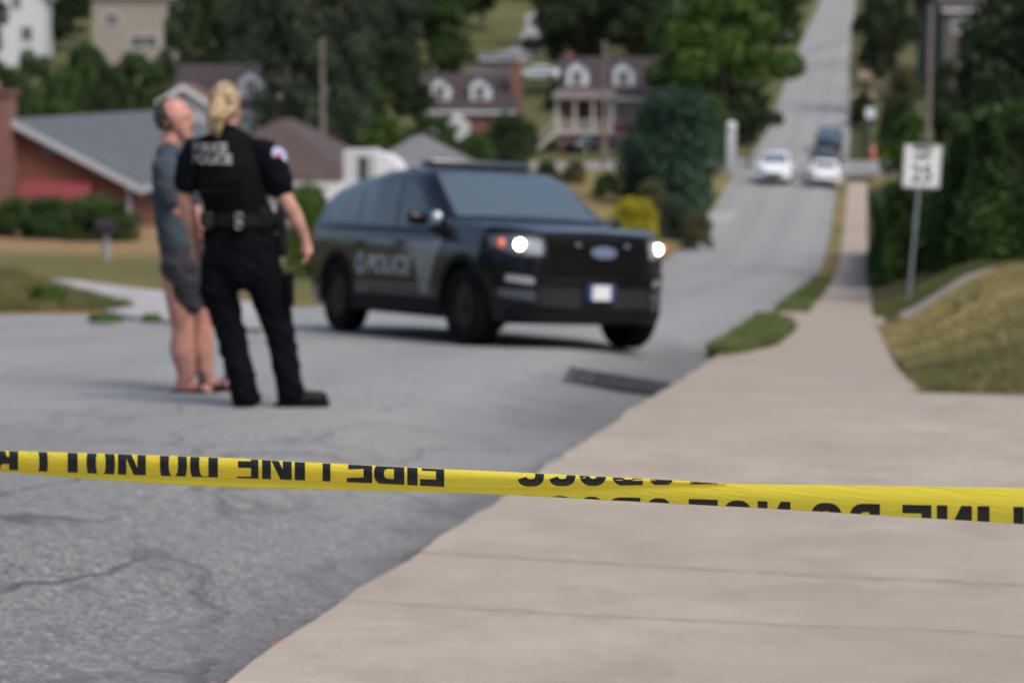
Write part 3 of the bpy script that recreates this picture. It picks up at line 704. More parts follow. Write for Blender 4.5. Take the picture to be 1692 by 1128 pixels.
    # number plate
    pl = MB(); pl.box((2.60, -.03, .555), (.012, .305, .155), bev=.004); p0 = pl.build('number_plate', mat('plate blue', (.02, .035, .12), .35), root)
    pl = MB(); pl.box((2.607, -.03, .555), (.006, .19, .135), bev=.002); pl.build('plate_field', mat('plate white', (.6, .62, .63), .3), p0)
    # roof equipment
    lb = MB(); lb.box((-.15, 0, 1.79), (.28, 1.12, .085), bev=.03); lb.build('light_bar', mat('smoked lamp cover', (.01, .01, .014), .15, coat=1), root, ang=35)
    for sg in (1, -1):
        rl = MB(); rl.tube([(.02, sg*.68, 1.68), (-.08, sg*.68, 1.725), (-.8, sg*.66, 1.70), (-1.5, sg*.61, 1.62), (-1.75, sg*.60, 1.55)], .010, 8); rl.build('roof_rail', TRIM, root, smooth=True)
    an = MB(); an.tube([(-1.2, .2, 1.64), (-1.22, .2, 1.80), (-1.26, .2, 1.95)], [.02, .006, .003], 6); an.build('antenna', TRIM, root)
    # livery on both flanks
    for sg in (1, -1):
        cs.side_patch([(.22, .955, .975), (.60, .82, .98), (.74, .50, .985), (.90, .44, .99), (1.02, .74, .995), (1.16, .97, .99)], sg, .005, 16, 8).build('silver_swoosh', SILV, root, ang=30)
        cs.side_patch([(-1.0, .975, .985), (.3, .945, .985), (1.05, .92, .985)], sg, .004, 20, 3).build('silver_stripe', SILD, root, ang=30)
        text_on_side(cs, 'POLICE', -.02, .66, .245, sg, mat('white livery film', (.32, .345, .36), .4, noise=.25, nscale=4), root, fat=.012, shear=.2, sx=1.32)
        em = MB(); n = 28; vs = []
        for k in range(n):
            for rr in (.055, .115): X, Z = -.70+rr*math.cos(2*math.pi*k/n), .745+rr*math.sin(2*math.pi*k/n); vs.append((X, sg*(cs.side(X, Z)+.009), Z))
        em.add(vs, [(2*k, 2*k+1, (2*k+3) % (2*n), (2*k+2) % (2*n)) for k in range(n)]); em.build('door_emblem', MATS['white livery film'], root)
        cs.side_patch([(-.85, .535, .555), (.80, .535, .555)], sg, .005, 20, 1).build('blue_stripe', mat('blue grey film', (.09, .11, .16), .35), root, ang=30)
    for ax in cs.ax:
        for sg in (1, -1): wheel(root, ax, sg*.85, .385, .255, sg)
    sh = MB(); sh.box((.1, 0, .33), (3.9, 1.3, .16)); sh.build('underbody', TRIM, root)
    # what can be seen through nothing: seats are hidden by the tinted glass
    place_vehicle(root, -.39, 20.45, R(-62), 3.025, .84, -1.395)
    return root, cs
gw = NB('windshield glass'); gw.b.inputs['Base Color'].default_value = (.055, .08, .09, 1); gw.b.inputs['Roughness'].default_value = .03
gw.b.inputs['Specular IOR Level'].default_value = 1.0; gw.b.inputs['IOR'].default_value = 1.75; gw.b.inputs['Coat Weight'].default_value = .7
WSG = gw.m
make_patrol_suv()
# ------------------------------------------------------------ people
def seg(p, q, n): return [Vector(p).lerp(Vector(q), i/(n-1)) for i in range(n)]
def limb(mb, pts, rads, n=14, sub=4):     # smooth tapering limb through joints, round ends
    pts = [Vector(p) for p in pts]; P_, R_ = [], []
    rr = [(r if isinstance(r, tuple) else (r, r)) for r in rads]
    for i in range(len(pts)-1):
        p0, p1, p2, p3 = pts[max(i-1, 0)], pts[i], pts[i+1], pts[min(i+2, len(pts)-1)]
        for k in range(sub):
            t = k/sub; t2, t3 = t*t, t*t*t
            P_.append(.5*((2*p1)+(p2-p0)*t+(2*p0-5*p1+4*p2-p3)*t2+(3*p1-p0-3*p2+p3)*t3))
            s = t*t*(3-2*t); R_.append(tuple(rr[i][j]*(1-s)+rr[i+1][j]*s for j in (0, 1)))
    P_.append(pts[-1]); R_.append(rr[-1])
    d0 = (P_[0]-P_[1]).normalized(); d1 = (P_[-1]-P_[-2]).normalized()
    a, b = min(R_[0]), min(R_[-1])
    P_ = [P_[0]+d0*a*.85, P_[0]+d0*a*.5]+P_+[P_[-1]+d1*b*.5, P_[-1]+d1*b*.85]
    R_ = [tuple(x*.45 for x in R_[0]), tuple(x*.85 for x in R_[0])]+R_+[tuple(x*.85 for x in R_[-1]), tuple(x*.45 for x in R_[-1])]
    # tube with a stable frame: first radius lies across (x-ish), second front-back
    rings = []
    for i, p in enumerate(P_):
        t = (P_[min(i+1, len(P_)-1)]-P_[max(i-1, 0)]).normalized()
        ax = Vector((1, 0, 0)) if abs(t.x) < .8 else Vector((0, 0, 1))
        a_ = (ax-t*ax.dot(t)).normalized(); b_ = t.cross(a_)
        rings.append([p+a_*R_[i][0]*math.cos(2*math.pi*k/n)+b_*R_[i][1]*math.sin(2*math.pi*k/n) for k in range(n)])
    vs = [q for r in rings for q in r]
    fs = [(i*n+k, i*n+(k+1) % n, (i+1)*n+(k+1) % n, (i+1)*n+k) for i in range(len(rings)-1) for k in range(n)]
    fs += [tuple(range(n-1, -1, -1)), tuple((len(rings)-1)*n+k for k in range(n))]
    mb.add(vs, fs)
def fuse(mb, name, m, parent, vox=.012, it=4, crease=None, drop_z=None):
    o = mb.build(name, m, parent)
    pm = o.parent; o.parent = None
    bake(o, [('REMESH', dict(mode='VOXEL', voxel_size=vox, use_smooth_shade=True)), ('SMOOTH', dict(factor=.5, iterations=it))])
    o.parent = pm; me = o.data
    if not me.materials: me.materials.append(m)
    if crease:                             # fine folds of cloth
        co = np.empty(len(me.vertices)*3, np.float32); me.vertices.foreach_get('co', co); co = co.reshape(-1, 3)
        no = np.empty(len(me.vertices)*3, np.float32); me.vertices.foreach_get('normal', no); no = no.reshape(-1, 3)
        from mathutils import noise as N_
        for i in range(len(co)):
            x, y, z = [float(q) for q in co[i]]
            co[i] += no[i]*crease*(N_.noise((x*9, y*9, z*22+x*14))+.5*N_.noise((x*25, y*25, z*40)))
        me.vertices.foreach_set('co', co.ravel()); me.update()
    return o
def hand(mb, wrist, down, fwd, side, L=.185, curl=.5, thumb=1):
    """palm, four unequal curled fingers, thumb from the side; down = direction of the fingers, fwd = the way the palm faces"""
    w = Vector(wrist); d = Vector(down).normalized(); f = Vector(fwd).normalized(); s = d.cross(f).normalized()*side
    f = s.cross(d)*side
    limb(mb, [w-d*.02, w+d*.02, w+d*.055, w+d*.088], [.024, .027, (.036, .016), (.037, .014)], 10, 3)
    for k, (o, l) in enumerate(((.030, .072), (.010, .080), (-.010, .074), (-.029, .058))):
        p = w+d*.088+s*o; c = curl*(1+.12*k); pts = [p-d*.012]; dirn = d.copy()
        for j, fr in enumerate((.45, .30, .25)):
            ang = c*(.35, .75, .6)[j]; dirn = (dirn*math.cos(ang)+f*math.sin(ang)).normalized(); p = p+dirn*l*fr; pts.append(p.copy())
        limb(mb, pts, [.0095, .0092, .0083, .0072], 8, 2)
    t0 = w+d*.028+s*.026*thumb; t1 = t0+(d*.6+s*.55*thumb+f*.35)*.04; t2 = t1+(d*.9+s*.1*thumb+f*.4)*.032
    limb(mb, [t0, t1, t2], [.013, .0105, .0085], 8, 2)
def skin_mat(name, c): return mat(name, c, .5, noise=.18, nscale=14, bump=.1, bscale=120, spec=.4)
SKIN1 = skin_mat('fair skin', (.46, .245, .19)); SKIN2 = skin_mat('ruddy skin', (.44, .215, .17))
NAVY = mat('dark navy cloth', (.0026, .0032, .0055), .9, noise=.3, nscale=12, bump=.25, bscale=200, spec=.1)
VEST = mat('black vest nylon', (.0018, .0018, .0024), .85, bump=.3, bscale=160, spec=.15)
LEATH = mat('black leather', (.004, .004, .0045), .6, bump=.2, bscale=120, spec=.2)
STEEL = mat('handcuff steel', (.5, .5, .5), .3, metal=1)
BLOND = mat('blond hair', (.36, .26, .145), .55, noise=.6, nscale=22, bump=.6, bscale=60)
DKHAIR = mat('dark cropped hair', (.045, .03, .022), .7, noise=.4, nscale=60, bump=.6, bscale=120)
WLET = mat('grey reflective print', (.33, .34, .34), .5, noise=.3, nscale=20)

def make_officer():
    ft = ground(455, 662); Hs = (ft.y*0+532/3290.*P(455, 662, 1).length*0)  # scale is fixed by the distance below
    D = (ft-Vector((0, 0, 0))).dot(Vector((0, math.cos(TH), -math.sin(TH)))); s = F/D   # pixels per metre here
    k = s/313.0                                    # the pose below was measured at 313 px per metre
    root = empty('person', (ft.x, ft.y, Hxy(ft.x, ft.y)-.035), 0, 'officer in dark navy uniform and black vest, back to the camera, blond hair tied back', 'person')
    ox = (455-420)/313.0
    def q(x, z, y=0): return Vector(((x-ox)/k, y/k, z/k))
    sc = 1/k
    head_c = q(-.122, 1.588, .0)
    sk = MB()
    # one continuous body under the clothes: head, neck, torso, arms, hands, legs, feet
    sk.ball(head_c+Vector((0, .005, .012)), (.078, .098, .108)); limb(sk, [head_c+Vector((.028, .05, -.045)), head_c+Vector((.034, .066, -.075))], [.050, .04])
    limb(sk, [q(-.115, 1.41, 0), q(-.118, 1.51, .01)], [.056, .052])
    limb(sk, [q(-.125, 1.36), q(-.12, 1.22), q(-.10, 1.05), q(-.07, .92), q(-.06, .82)], [(.15, .085), (.165, .11), (.15, .10), (.17, .115), (.16, .11)], 18)
    Lsh, Lel, Lwr = q(-.300, 1.345), q(-.350, 1.11, .02), q(-.312, .865, .10)
    Rsh, Rel, Rwr = q(.088, 1.34), q(.180, 1.10, .0), q(.272, .892, .06)
    limb(sk, [Lsh, (Lsh+Lel)/2, Lel, (Lel*.6+Lwr*.4)+Vector((.004, 0, 0)), Lwr], [.055, .050, .043, .044, .027])
    limb(sk, [Rsh, (Rsh+Rel)/2, Rel, (Rel*.6+Rwr*.4)+Vector((.004, 0, 0)), Rwr], [.058, .053, .045, .046, .028])
    hand(sk, Lwr, (.06, .10, -1), (.9, -.2, .1), -1, curl=.7)
    hand(sk, Rwr, (.14, .0, -1), (-.9, -.3, 0), 1, curl=.75)
    LL = [q(-.16, .78, 0), q(-.178, .62, .01), q(-.135, .42, .03), q(-.085, .24, .01), q(-.052, .10, .0)]
    RL = [q(.035, .78, 0), q(.085, .62, .02), q(.135, .42, .05), q(.165, .24, .03), q(.185, .10, .02)]
    for L in (LL, RL): limb(sk, L, [.095, .082, .056, .052, .036], 14)
    for a, dv in ((LL[-1], Vector((.02, .20, -.05))), (RL[-1], Vector((.17, .04, -.05)))): limb(sk, [a+Vector((0, 0, -.02)), a+dv*.3+Vector((0, 0, -.03)), a+dv*.55+Vector((0, 0, -.025))], [.032, .026, .02], 10)
    # face: nose, brow, chin, ears (she looks away and a little to the right)
    fd = Vector((.42, .9, 0)).normalized(); sd = Vector((.9, -.42, 0))
    limb(sk, [head_c+fd*.092+Vector((0, 0, .02)), head_c+fd*.112+Vector((0, 0, -.022))], [.009, .014], 8, 2)
    for e in (1, -1): sk.ball(head_c+sd*.078*e+Vector((0, 0, -.005)), (.014, .022, .032))
    body = fuse(sk, 'body', SKIN1, root, .009, 3)
    for e in (1, -1):
        fm = MB(); fm.ball(head_c+fd*.088+sd*.032*e+Vector((0, 0, .012)), (.011, .011, .010))
        fm.build('eye', mat('eye white', (.7, .7, .68), .2), body, smooth=True)
    ml = MB(); limb(ml, [head_c+fd*.092-sd*.022+Vector((0, 0, -.058)), head_c+fd*.097+Vector((0, 0, -.056)), head_c+fd*.092+sd*.022+Vector((0, 0, -.058))], [.004, .006, .004], 8, 2); ml.build('mouth', mat('lips', (.40, .14, .12), .5), body, smooth=True)
    # hair: skull cap, hair swept back, gathered and hanging to the left
    h = MB(); h.ball(head_c+Vector((-.002, -.010, .022)), (.086, .106, .102))
    limb(h, [head_c+Vector((.0, -.06, .05)), head_c+Vector((-.02, -.115, .0)), head_c+Vector((-.035, -.125, -.055)), head_c+Vector((-.042, -.11, -.125)), head_c+Vector((-.030, -.10, -.165))], [.045, .042, .052, .044, .016], 14)
    limb(h, [head_c+Vector((.05, -.05, .0)), head_c+Vector((.02, -.09, -.045)), head_c+Vector((-.02, -.11, -.08))], [.035, .038, .035], 12)
    limb(h, [head_c+Vector((-.06, -.02, .02)), head_c+Vector((-.065, -.06, -.05)), head_c+Vector((-.05, -.09, -.11))], [.03, .034, .03], 12)
    # keep the face clear
    ho = fuse(h, 'hair', BLOND, root, .008, 3, crease=.0025)
    me = ho.data; bm = bmesh.new(); bm.from_mesh(me)
    dl = [v for v in bm.verts if (v.co-head_c).dot(fd) > .062 and v.co.z < head_c.z+.07]
    bmesh.ops.delete(bm, geom=dl, context='VERTS'); bm.to_mesh(me); bm.free()
    hb = MB(); hb.tube([head_c+Vector((-.02+.03*math.cos(a), -.108+.012*math.sin(a), -.012+.028*math.sin(a))) for a in np.linspace(0, 6.28, 13)], .007, 6); hb.build('hair_tie', VEST, ho, smooth=True)
    gl = MB(); gl.tube([head_c+sd*.082+fd*-.02+Vector((0, 0, .012)), head_c+sd*.080+fd*.05+Vector((0, 0, .014)), head_c+sd*.066+fd*.09+Vector((0, 0, .012))], .005, 6); gl.build('sunglasses', LEATH, root, smooth=True)
    # shirt with short sleeves
    c = MB()
    limb(c, [q(-.11, 1.375), q(-.105, 1.27), q(-.09, 1.12), q(-.065, 1.0)], [(.150, .09), (.180, .128), (.176, .12), (.192, .13)], 22)
    limb(c, [q(-.115, 1.39, 0), q(-.117, 1.445, .005)], [.085, .068], 14)
    limb(c, [Lsh+Vector((.02, 0, .0)), Lsh*.75+Lel*.25, Lsh*.45+Lel*.55, Lsh*.30+Lel*.70], [.070, .076, .073, .072], 16)
    limb(c, [Rsh+Vector((-.02, 0, .0)), Rsh*.75+Rel*.25, Rsh*.45+Rel*.55, Rsh*.28+Rel*.72], [.078, .084, .080, .078], 16)
    limb(c, [Lsh+Vector((.0, 0, .01)), q(-.13, 1.37)], [.062, .08], 14); limb(c, [Rsh+Vector((.0, 0, .01)), q(-.12, 1.37)], [.062, .08], 14)
    fuse(c, 'shirt', NAVY, root, .011, 4, crease=.006)
    # trousers
    t = MB()
    limb(t, [q(-.062, 1.0), q(-.056, .88), q(-.055, .74)], [(.190, .128), (.207, .148), (.195, .14)], 22)
    limb(t, [q(-.15, .80), q(-.172, .64, .01), q(-.150, .50, .03), q(-.125, .40, .03), q(-.085, .24, .01), q(-.055, .10, .0), q(-.05, .055, 0)], [.118, .110, .092, .084, .080, .078, .080], 18)
    limb(t, [q(.03, .80), q(.075, .64, .02), q(.110, .50, .04), q(.135, .40, .05), q(.165, .24, .03), q(.187, .12, .02), q(.19, .075, .02)], [.118, .110, .092, .084, .078, .076, .078], 18)
    tr = fuse(t, 'trousers', NAVY, root, .012, 3, crease=.012)
    pk = MB(); pk.box(q(.165, .62, .02)+Vector((.03, 0, 0)), (.04, .13, .19), bev=.015); pk.build('cargo_pocket', NAVY, tr, smooth=True)
    # vest
    v = MB(); limb(v, [q(-.11, 1.37), q(-.107, 1.26), q(-.095, 1.15), q(-.082, 1.10)], [(.150, .118), (.185, .150), (.182, .148), (.178, .142)], 24)
    ve = fuse(v, 'vest', VEST, root, .011, 3, crease=.004)
    ve.data.shade_smooth()
    def back_text(txt, xc, zc, size, sx):
        vs, fs = glyphs(txt, size, .0025); mb = MB(); rw = []
        for x, y, _ in vs:
            X = xc+x*sx; u_ = (X+.107)/.19; rw.append(q(X, zc+y, -(.150*math.sqrt(max(0, 1-min(1, u_*u_)))+.014)))
        mb.add(rw, fs); return mb.build('lettering', WLET, ve)
    back_text('POLICE', -.190, 1.350, .060, .98); back_text('POLICE', -.180, 1.288, .066, 1.0)
    for x0, x1, z0 in ((-.24, -.015, 1.20), (-.24, -.015, 1.15)):
        w_ = MB(); 
        for j in range(7):
            X = x0+(x1-x0)*(j+.5)/7; u_ = (X+.107)/.19; w_.box(q(X, z0, -(.150*math.sqrt(1-u_*u_)+.012)), (.03, .008, .016))
        w_.build('webbing', VEST, ve); 
    # duty belt and what hangs on it
    b = MB(); n = 40; vs = []
    for i in range(n):
        a = 2*math.pi*i/n
        for z in (.965, 1.025): vs.append(q(-.062+.206*math.cos(a), z, .146*math.sin(a)))
        for z in (1.025, .965): vs.append(q(-.062+.190*math.cos(a), z, .134*math.sin(a)))
    b.add(vs, [(4*i+j, 4*i+(j+1) % 4, 4*((i+1) % n)+(j+1) % 4, 4*((i+1) % n)+j) for i in range(n) for j in range(4)])
    be = b.build('duty_belt', LEATH, root, ang=40)
    for X, Z in ((-.205, .995), (-.040, .995)):
        p_ = MB(); u_ = (X+.062)/.206; Y = -(.146*math.sqrt(1-u_*u_)+.018); p_.box(q(X, Z, Y), (.07, .035, .085), bev=.01); p_.build('cuff_pouch', LEATH, be, smooth=True)
        for j, r_ in ((1, .020), (-1, .019)):
            cu = MB(); cc = q(X, Z+.022*j, Y-.022); cu.tube([cc+Vector((r_*math.cos(a), 0, r_*math.sin(a))) for a in np.linspace(0, 6.283, 17)], .0026 if X < -.15 else .0036, 6, cap=False); cu.build('handcuff_ring', STEEL if X > -.15 else mat('dull steel', (.12, .12, .12), .3, metal=1), be, smooth=True)
    hs = MB(); hs.box(q(.155, .975, .0), (.055, .075, .10), bev=.012); hs.box(q(.162, .875, .0), (.05, .065, .17), bev=.015); hs.box(q(.15, 1.045, .01), (.03, .05, .08), bev=.01); hs.build('holster', LEATH, be, smooth=True)
    rd = MB(); rd.box(q(.075, 1.005, -.10), (.055, .04, .12), bev=.01); rd.tube([q(.085, 1.06, -.10), q(.09, 1.14, -.10)], .006, 6); rd.build('radio', LEATH, be, smooth=True)
    # shoulder patch on the right sleeve
    pc = Rsh*.86+Rel*.14+Vector((.054, -.040, .012)); M = Matrix.Translation(pc) @ Matrix.Rotation(R(38), 4, 'Z') @ Matrix.Rotation(R(-24), 4, 'Y')
    pm = MB(); n = 24; pm.add([M @ Vector(((.042*math.cos(2*math.pi*i/n)), -.012, .055*math.sin(2*math.pi*i/n))) for i in range(n)]+[M @ Vector(((.042*math.cos(2*math.pi*i/n)), .012, .055*math.sin(2*math.pi*i/n))) for i in range(n)], [tuple(range(n)), tuple(range(2*n-1, n-1, -1))]+[(i, (i+1) % n, n+(i+1) % n, n+i) for i in range(n)])
    pa = pm.build('shoulder_patch', mat('pale blue patch', (.42, .45, .68), .7), root)
    for (a0, b0), c_ in (((.0, .012), (.55, .12, .14)), ((.0, -.018), (.75, .75, .8))):
        im = MB(); im.box((a0, -.014, b0), (.036, .006, .018), M); im.build('patch_device', mat('patch %s' % c_[0], c_, .7), pa)
    # boots
    for a, dv in ((LL[-1], Vector((.03, .17, 0))), (RL[-1], Vector((.17, .04, 0)))):
        s_ = MB(); z0 = q(0, .0).z; A = Vector((a.x, a.y, 0))
        limb(s_, [A+Vector((0, 0, .10)), A+Vector((0, 0, .05))-dv*.15], [.05, .046], 14)
        limb(s_, [A-dv*.22+Vector((0, 0, .035)), A+dv*.4+Vector((0, 0, .045)), A+dv*1.05+Vector((0, 0, .034))], [(.040, .034), (.044, .042), (.046, .032)], 16)
        bo = fuse(s_, 'boot', LEATH, root, .009, 3)
        me = bo.data
        for v_ in me.vertices:
            if v_.co.z < .004: v_.co.z = .004
        so_ = MB(); d_ = dv.normalized(); p_ = Vector((-d_.y, d_.x, 0)); L0 = A-dv*.22-d_*.045; L1 = A+dv*1.05+d_*.04
        pts = [L0+(L1-L0)*t+p_*w_ for t, w_ in ((0, .022), (.05, .036), (.35, .036), (.72, .047), (.95, .034), (1, .012))]; pts += [L0+(L1-L0)*t-p_*w_ for t, w_ in ((1, .012), (.95, .034), (.72, .047), (.35, .036), (.05, .036), (0, .022))]
        so_.prism([(p.x, p.y) for p in pts], 0, .022); so_.build('sole', RUB, bo)
    return root
make_officer()

def make_man():
    ft = ground(330, 637)
    D = ft.dot(Vector((0, math.cos(TH), -math.sin(TH)))); s = F/D; k = s/278.0
    root = empty('person', (ft.x, ft.y, Hxy(ft.x, ft.y)-.035), 0, 'ruddy balding man in grey blue t-shirt, patterned shorts and sandals facing the officer', 'person')
    def q(x, z, y=0): return Vector(((x-330)/278.0/k, y/k, (637-z)/278.0/k))      # pixel column, pixel row
    hc = q(300, 191, 0)
    fd = Vector((.93, -.36, 0)).normalized(); sd = Vector((-.36, -.93, 0))
    sk = MB(); sk.ball(hc+fd*-.008+Vector((0, 0, .012)), (.104, .090, .116))
    limb(sk, [hc+fd*.045+Vector((0, 0, -.045)), hc+fd*.066+Vector((0, 0, -.088))], [.056, .040])      # jaw
    limb(sk, [hc+fd*.098+Vector((0, 0, .018)), hc+fd*.117+Vector((0, 0, -.024))], [.010, .015], 8, 2)  # nose
    limb(sk, [hc+fd*.085-sd*.035+Vector((0, 0, .03)), hc+fd*.098+Vector((0, 0, .034)), hc+fd*.085+sd*.035+Vector((0, 0, .03))], [.012, .013, .012], 8, 2)   # brow
    for e in (1, -1): sk.ball(hc+sd*.084*e-fd*.012+Vector((0, 0, -.008)), (.020, .014, .032))
    limb(sk, [q(290, 245), q(294, 218)], [.066, .060])
    limb(sk, [q(292, 262), q(290, 300), q(294, 350), q(300, 400), q(306, 430)], [(.09, .13), (.095, .15), (.10, .15), (.10, .15), (.10, .14)], 18)
    nsh, nel, nwr = q(288, 268, -.16), q(302, 332, -.14), q(345, 370, -.02)
    fsh, fel, fwr = q(300, 268, .16), q(312, 335, .19), q(335, 385, .12)
    for a, b, c_ in ((nsh, nel, nwr), (fsh, fel, fwr)): limb(sk, [a, (a+b)/2, b, b*.6+c_*.4, c_], [.060, .055, .045, .046, .030])
    hand(sk, nwr, (.6, .2, -.8), (.3, .9, 0), 1, curl=.7); hand(sk, fwr, (.5, 0, -.8), (0, -.9, 0), -1, curl=.7)
    LL = [q(300, 425, -.08), q(306, 480, -.09), q(309, 532, -.09), q(307, 565, -.09), q(312, 600, -.09), q(307, 625, -.09)]
    RL = [q(312, 425, .08), q(324, 480, .08), q(332, 532, .07), q(331, 565, .07), q(334, 600, .07), q(338, 625, .07)]
    for L in (LL, RL): limb(sk, L, [.105, .090, .068, .076, .058, .044], 16)
    for A in (LL[-1], RL[-1]):
        limb(sk, [A+Vector((-.035, 0, -.012)), A+Vector((.06, -.005, -.005)), A+Vector((.15, -.01, -.02))], [.030, .034, .026], 12)
        for j in range(5): limb(sk, [A+Vector((.14, -.042+.017*j, -.024)), A+Vector((.185-.008*abs(j-1), -.046+.019*j, -.027))], [.012, .009], 8, 2)
    body = fuse(sk, 'body', SKIN2, root, .009, 3)
    for e in (1, -1):
        fm = MB(); fm.ball(hc+fd*.083+sd*.033*e+Vector((0, 0, .012)), (.010, .010, .008)); eo = fm.build('eye', mat('eye white', (.7, .7, .68), .2), body, smooth=True)
        ip = MB(); ip.ball(hc+fd*.0905+sd*.033*e+Vector((0, 0, .012)), (.0045, .0045, .0055)); ip.build('iris', DKHAIR, eo, smooth=True)
    ml = MB(); limb(ml, [hc+fd*.094-sd*.026+Vector((0, 0, -.06)), hc+fd*.104+Vector((0, 0, -.058)), hc+fd*.094+sd*.026+Vector((0, 0, -.06))], [.004, .0065, .004], 8, 2); ml.build('mouth', mat('lips', (.40, .14, .12), .5), body, smooth=True)
    h = MB(); h.ball(hc-fd*.030+Vector((0, 0, .018)), (.106, .102, .122)); ho = fuse(h, 'hair', DKHAIR, root, .008, 2, crease=.006)
    bm = bmesh.new(); bm.from_mesh(ho.data)
    dl = [v for v in bm.verts if (v.co-hc).dot(fd) > .004-.55*(v.co.z-hc.z-.04) or v.co.z < hc.z-.06-.0*(v.co.x)]
    bmesh.ops.delete(bm, geom=dl, context='VERTS'); bm.to_mesh(ho.data); bm.free()
    TEE = mat('grey blue t-shirt', (.032, .048, .064), .9, noise=.2, nscale=10, bump=.2, bscale=160)
    c = MB()
    limb(c, [q(292, 256), q(290, 278), q(291, 320), q(297, 365), q(302, 392)], [(.10, .14), (.108, .185), (.112, .180), (.120, .18), (.118, .175)], 22)
    limb(c, [q(289, 246), q(291, 236)], [.085, .070], 14)
    for a, b in ((nsh, nel), (fsh, fel)): limb(c, [a*.9+q(287, 262)*.1, a*.6+b*.4, a*.25+b*.75], [.084, .082, .078], 16)
    fuse(c, 'shirt', TEE, root, .011, 4, crease=.008)
    sm = NB('patterned shorts cloth'); ns = sm.ramp(sm.noise(38, 3, rough=.7), [(.45, (.010, .010, .014)), (.55, (.026, .026, .034)), (.7, (.05, .05, .062))]); sm.l(ns, sm.b.inputs['Base Color']); sm.b.inputs['Roughness'].default_value = .9
    t = MB(); limb(t, [q(303, 398), q(307, 420), q(310, 440)], [(.122, .175), (.130, .185), (.13, .175)], 22)
    limb(t, [q(306, 425, -.08), q(312, 455, -.09), q(319, 487, -.09)], [.125, .112, .090], 18); limb(t, [q(314, 425, .08), q(324, 455, .08), q(332, 487, .07)], [.125, .112, .090], 18)
    fuse(t, 'shorts', sm.m, root, .012, 3, crease=.010)
    for A in (LL[-1], RL[-1]):
        so_ = MB(); pts = [(A.x+x, A.y+y) for x, y in ((-.07, .02), (-.05, .036), (.05, .036), (.14, .052), (.20, .03), (.215, 0), (.20, -.04), (.14, -.056), (.05, -.042), (-.05, -.036), (-.07, -.02))]
        so_.prism(pts, 0, .026); sn = so_.build('sandal', LEATH, root)
        st = MB(); st.tube([(A.x+.12, A.y+.060*math.cos(a), .018+.064*math.sin(a)) for a in np.linspace(0, math.pi, 12)], (.003, .062), 8); st.build('strap', mat('dark strap', (.02, .02, .03), .6), sn, smooth=True)
    return root
make_man()
# ------------------------------------------------------------ other vehicles
def shape_car(kind):
    if kind == 'suv':
        c = CarShape(4.7, 1.94, [(-2.35, .95), (-2.30, 1.08), (-2.20, 1.2), (-1.95, 1.60), (-1.5, 1.68), (-.2, 1.72), (.3, 1.66), (1.0, 1.16), (1.6, 1.09), (2.1, 1.0), (2.28, .90), (2.35, .72)],
                     [(-2.35, .9), (-2.1, 1.05), (.9, 1.0), (1.8, .95), (2.2, .86), (2.35, .68)], 2.35, -2.35, [1.45, -1.35], .36, .42, .22, .15); c.topmax, c.bref = 1.72, 1.0
    else:
        c = CarShape(4.8, 1.86, [(-2.4, .85), (-2.36, 1.0), (-2.2, 1.08), (-1.75, 1.10), (-1.1, 1.38), (-.6, 1.45), (.2, 1.44), (.5, 1.36), (1.15, 1.0), (1.7, .95), (2.15, .86), (2.33, .76), (2.4, .62)],
                     [(-2.4, .8), (-2.1, .96), (.9, .92), (1.8, .85), (2.2, .76), (2.4, .58)], 2.4, -2.4, [1.45, -1.4], .33, .39, .20, .15); c.topmax, c.bref = 1.45, .93
    return c
def make_car(name, kind, paint, x, y, yaw, label, cat, lit=False, group=None):
    cs = shape_car(kind); root = empty(name, (0, 0, 0), 0, label, cat, group)
    cs.body().build('body', paint, root, ang=38)
    if kind == 'suv': wa, wb, ra, rb = .36, .95, -2.16, -1.98
    else: wa, wb, ra, rb = .55, 1.1, -1.7, -1.15
    cs.top_patch(wa, wb, .92, .92).build('windshield', WSG, root, smooth=True); cs.top_patch(ra, rb, .86, .86).build('rear_glass', GLS, root, smooth=True)
    for sg in (1, -1):
        zt = lambda q: cs.B(q)+(cs.T(q)-cs.B(q))*.76
        for x0, x1 in ((.04, .8), (-.85, -.04), (-1.6, -.95)):
            cs.side_patch([(q, cs.B(q)+.03, max(cs.B(q)+.06, min(zt(q), cs.B(q)+.03+max(0, (.86-q))*.8))) for q in np.linspace(x0, x1, 7)], sg, .004, 8, 4, lean=.2).build('side_window', GLS, root, ang=30)
        z = .80 if kind == 'suv' else .68
        cs.nose_patch(sorted([(sg*.52, z, z+.10), (sg*.86, z+.03, z+.14)]), .02, .05, 8).build('headlight', LAMP if lit else LENS, root, ang=30)
        t = MB(); t.box((cs.tail+.02, sg*.68, z+.12), (.06, .30, .16), bev=.02); t.build('tail_lamp', REDL, root, smooth=True)
        m = MB(); m.box((.75, sg*(cs.side(.75, cs.B(.75))+.10), cs.B(.75)+.07), (.10, .20, .13), bev=.03); m.build('door_mirror', paint, root, smooth=True)
    cs.nose_patch([(-.48, .50, .72), (0, .48, .74), (.48, .50, .72)], .015, .03, 10).build('grille', TRIM, root, ang=30)
    cs.nose_patch([(-.75, .24, .40), (0, .22, .42), (.75, .24, .40)], .02, .03, 12).build('bumper_intake', TRIM, root, ang=30)
    b = MB(); b.box((cs.tail+.02, 0, .42), (.10, 1.5, .14), bev=.02); b.build('rear_bumper', TRIM, root, ang=30)
    p = MB(); p.box((cs.tail-.035, 0, .62), (.012, .31, .16)); p.build('number_plate', mat('plate white', (.85, .87, .88), .3), root)
    for ax in cs.ax:
        for sg in (1, -1): wheel(root, ax, sg*(cs.W/2-.13), cs.rw, .22, sg, rim_m=CHR if kind == 'sedan' else RIM)
    place_vehicle(root, x, y, yaw, cs.ax[0]-cs.ax[1], cs.W/2-.13, cs.ax[1])
    return root
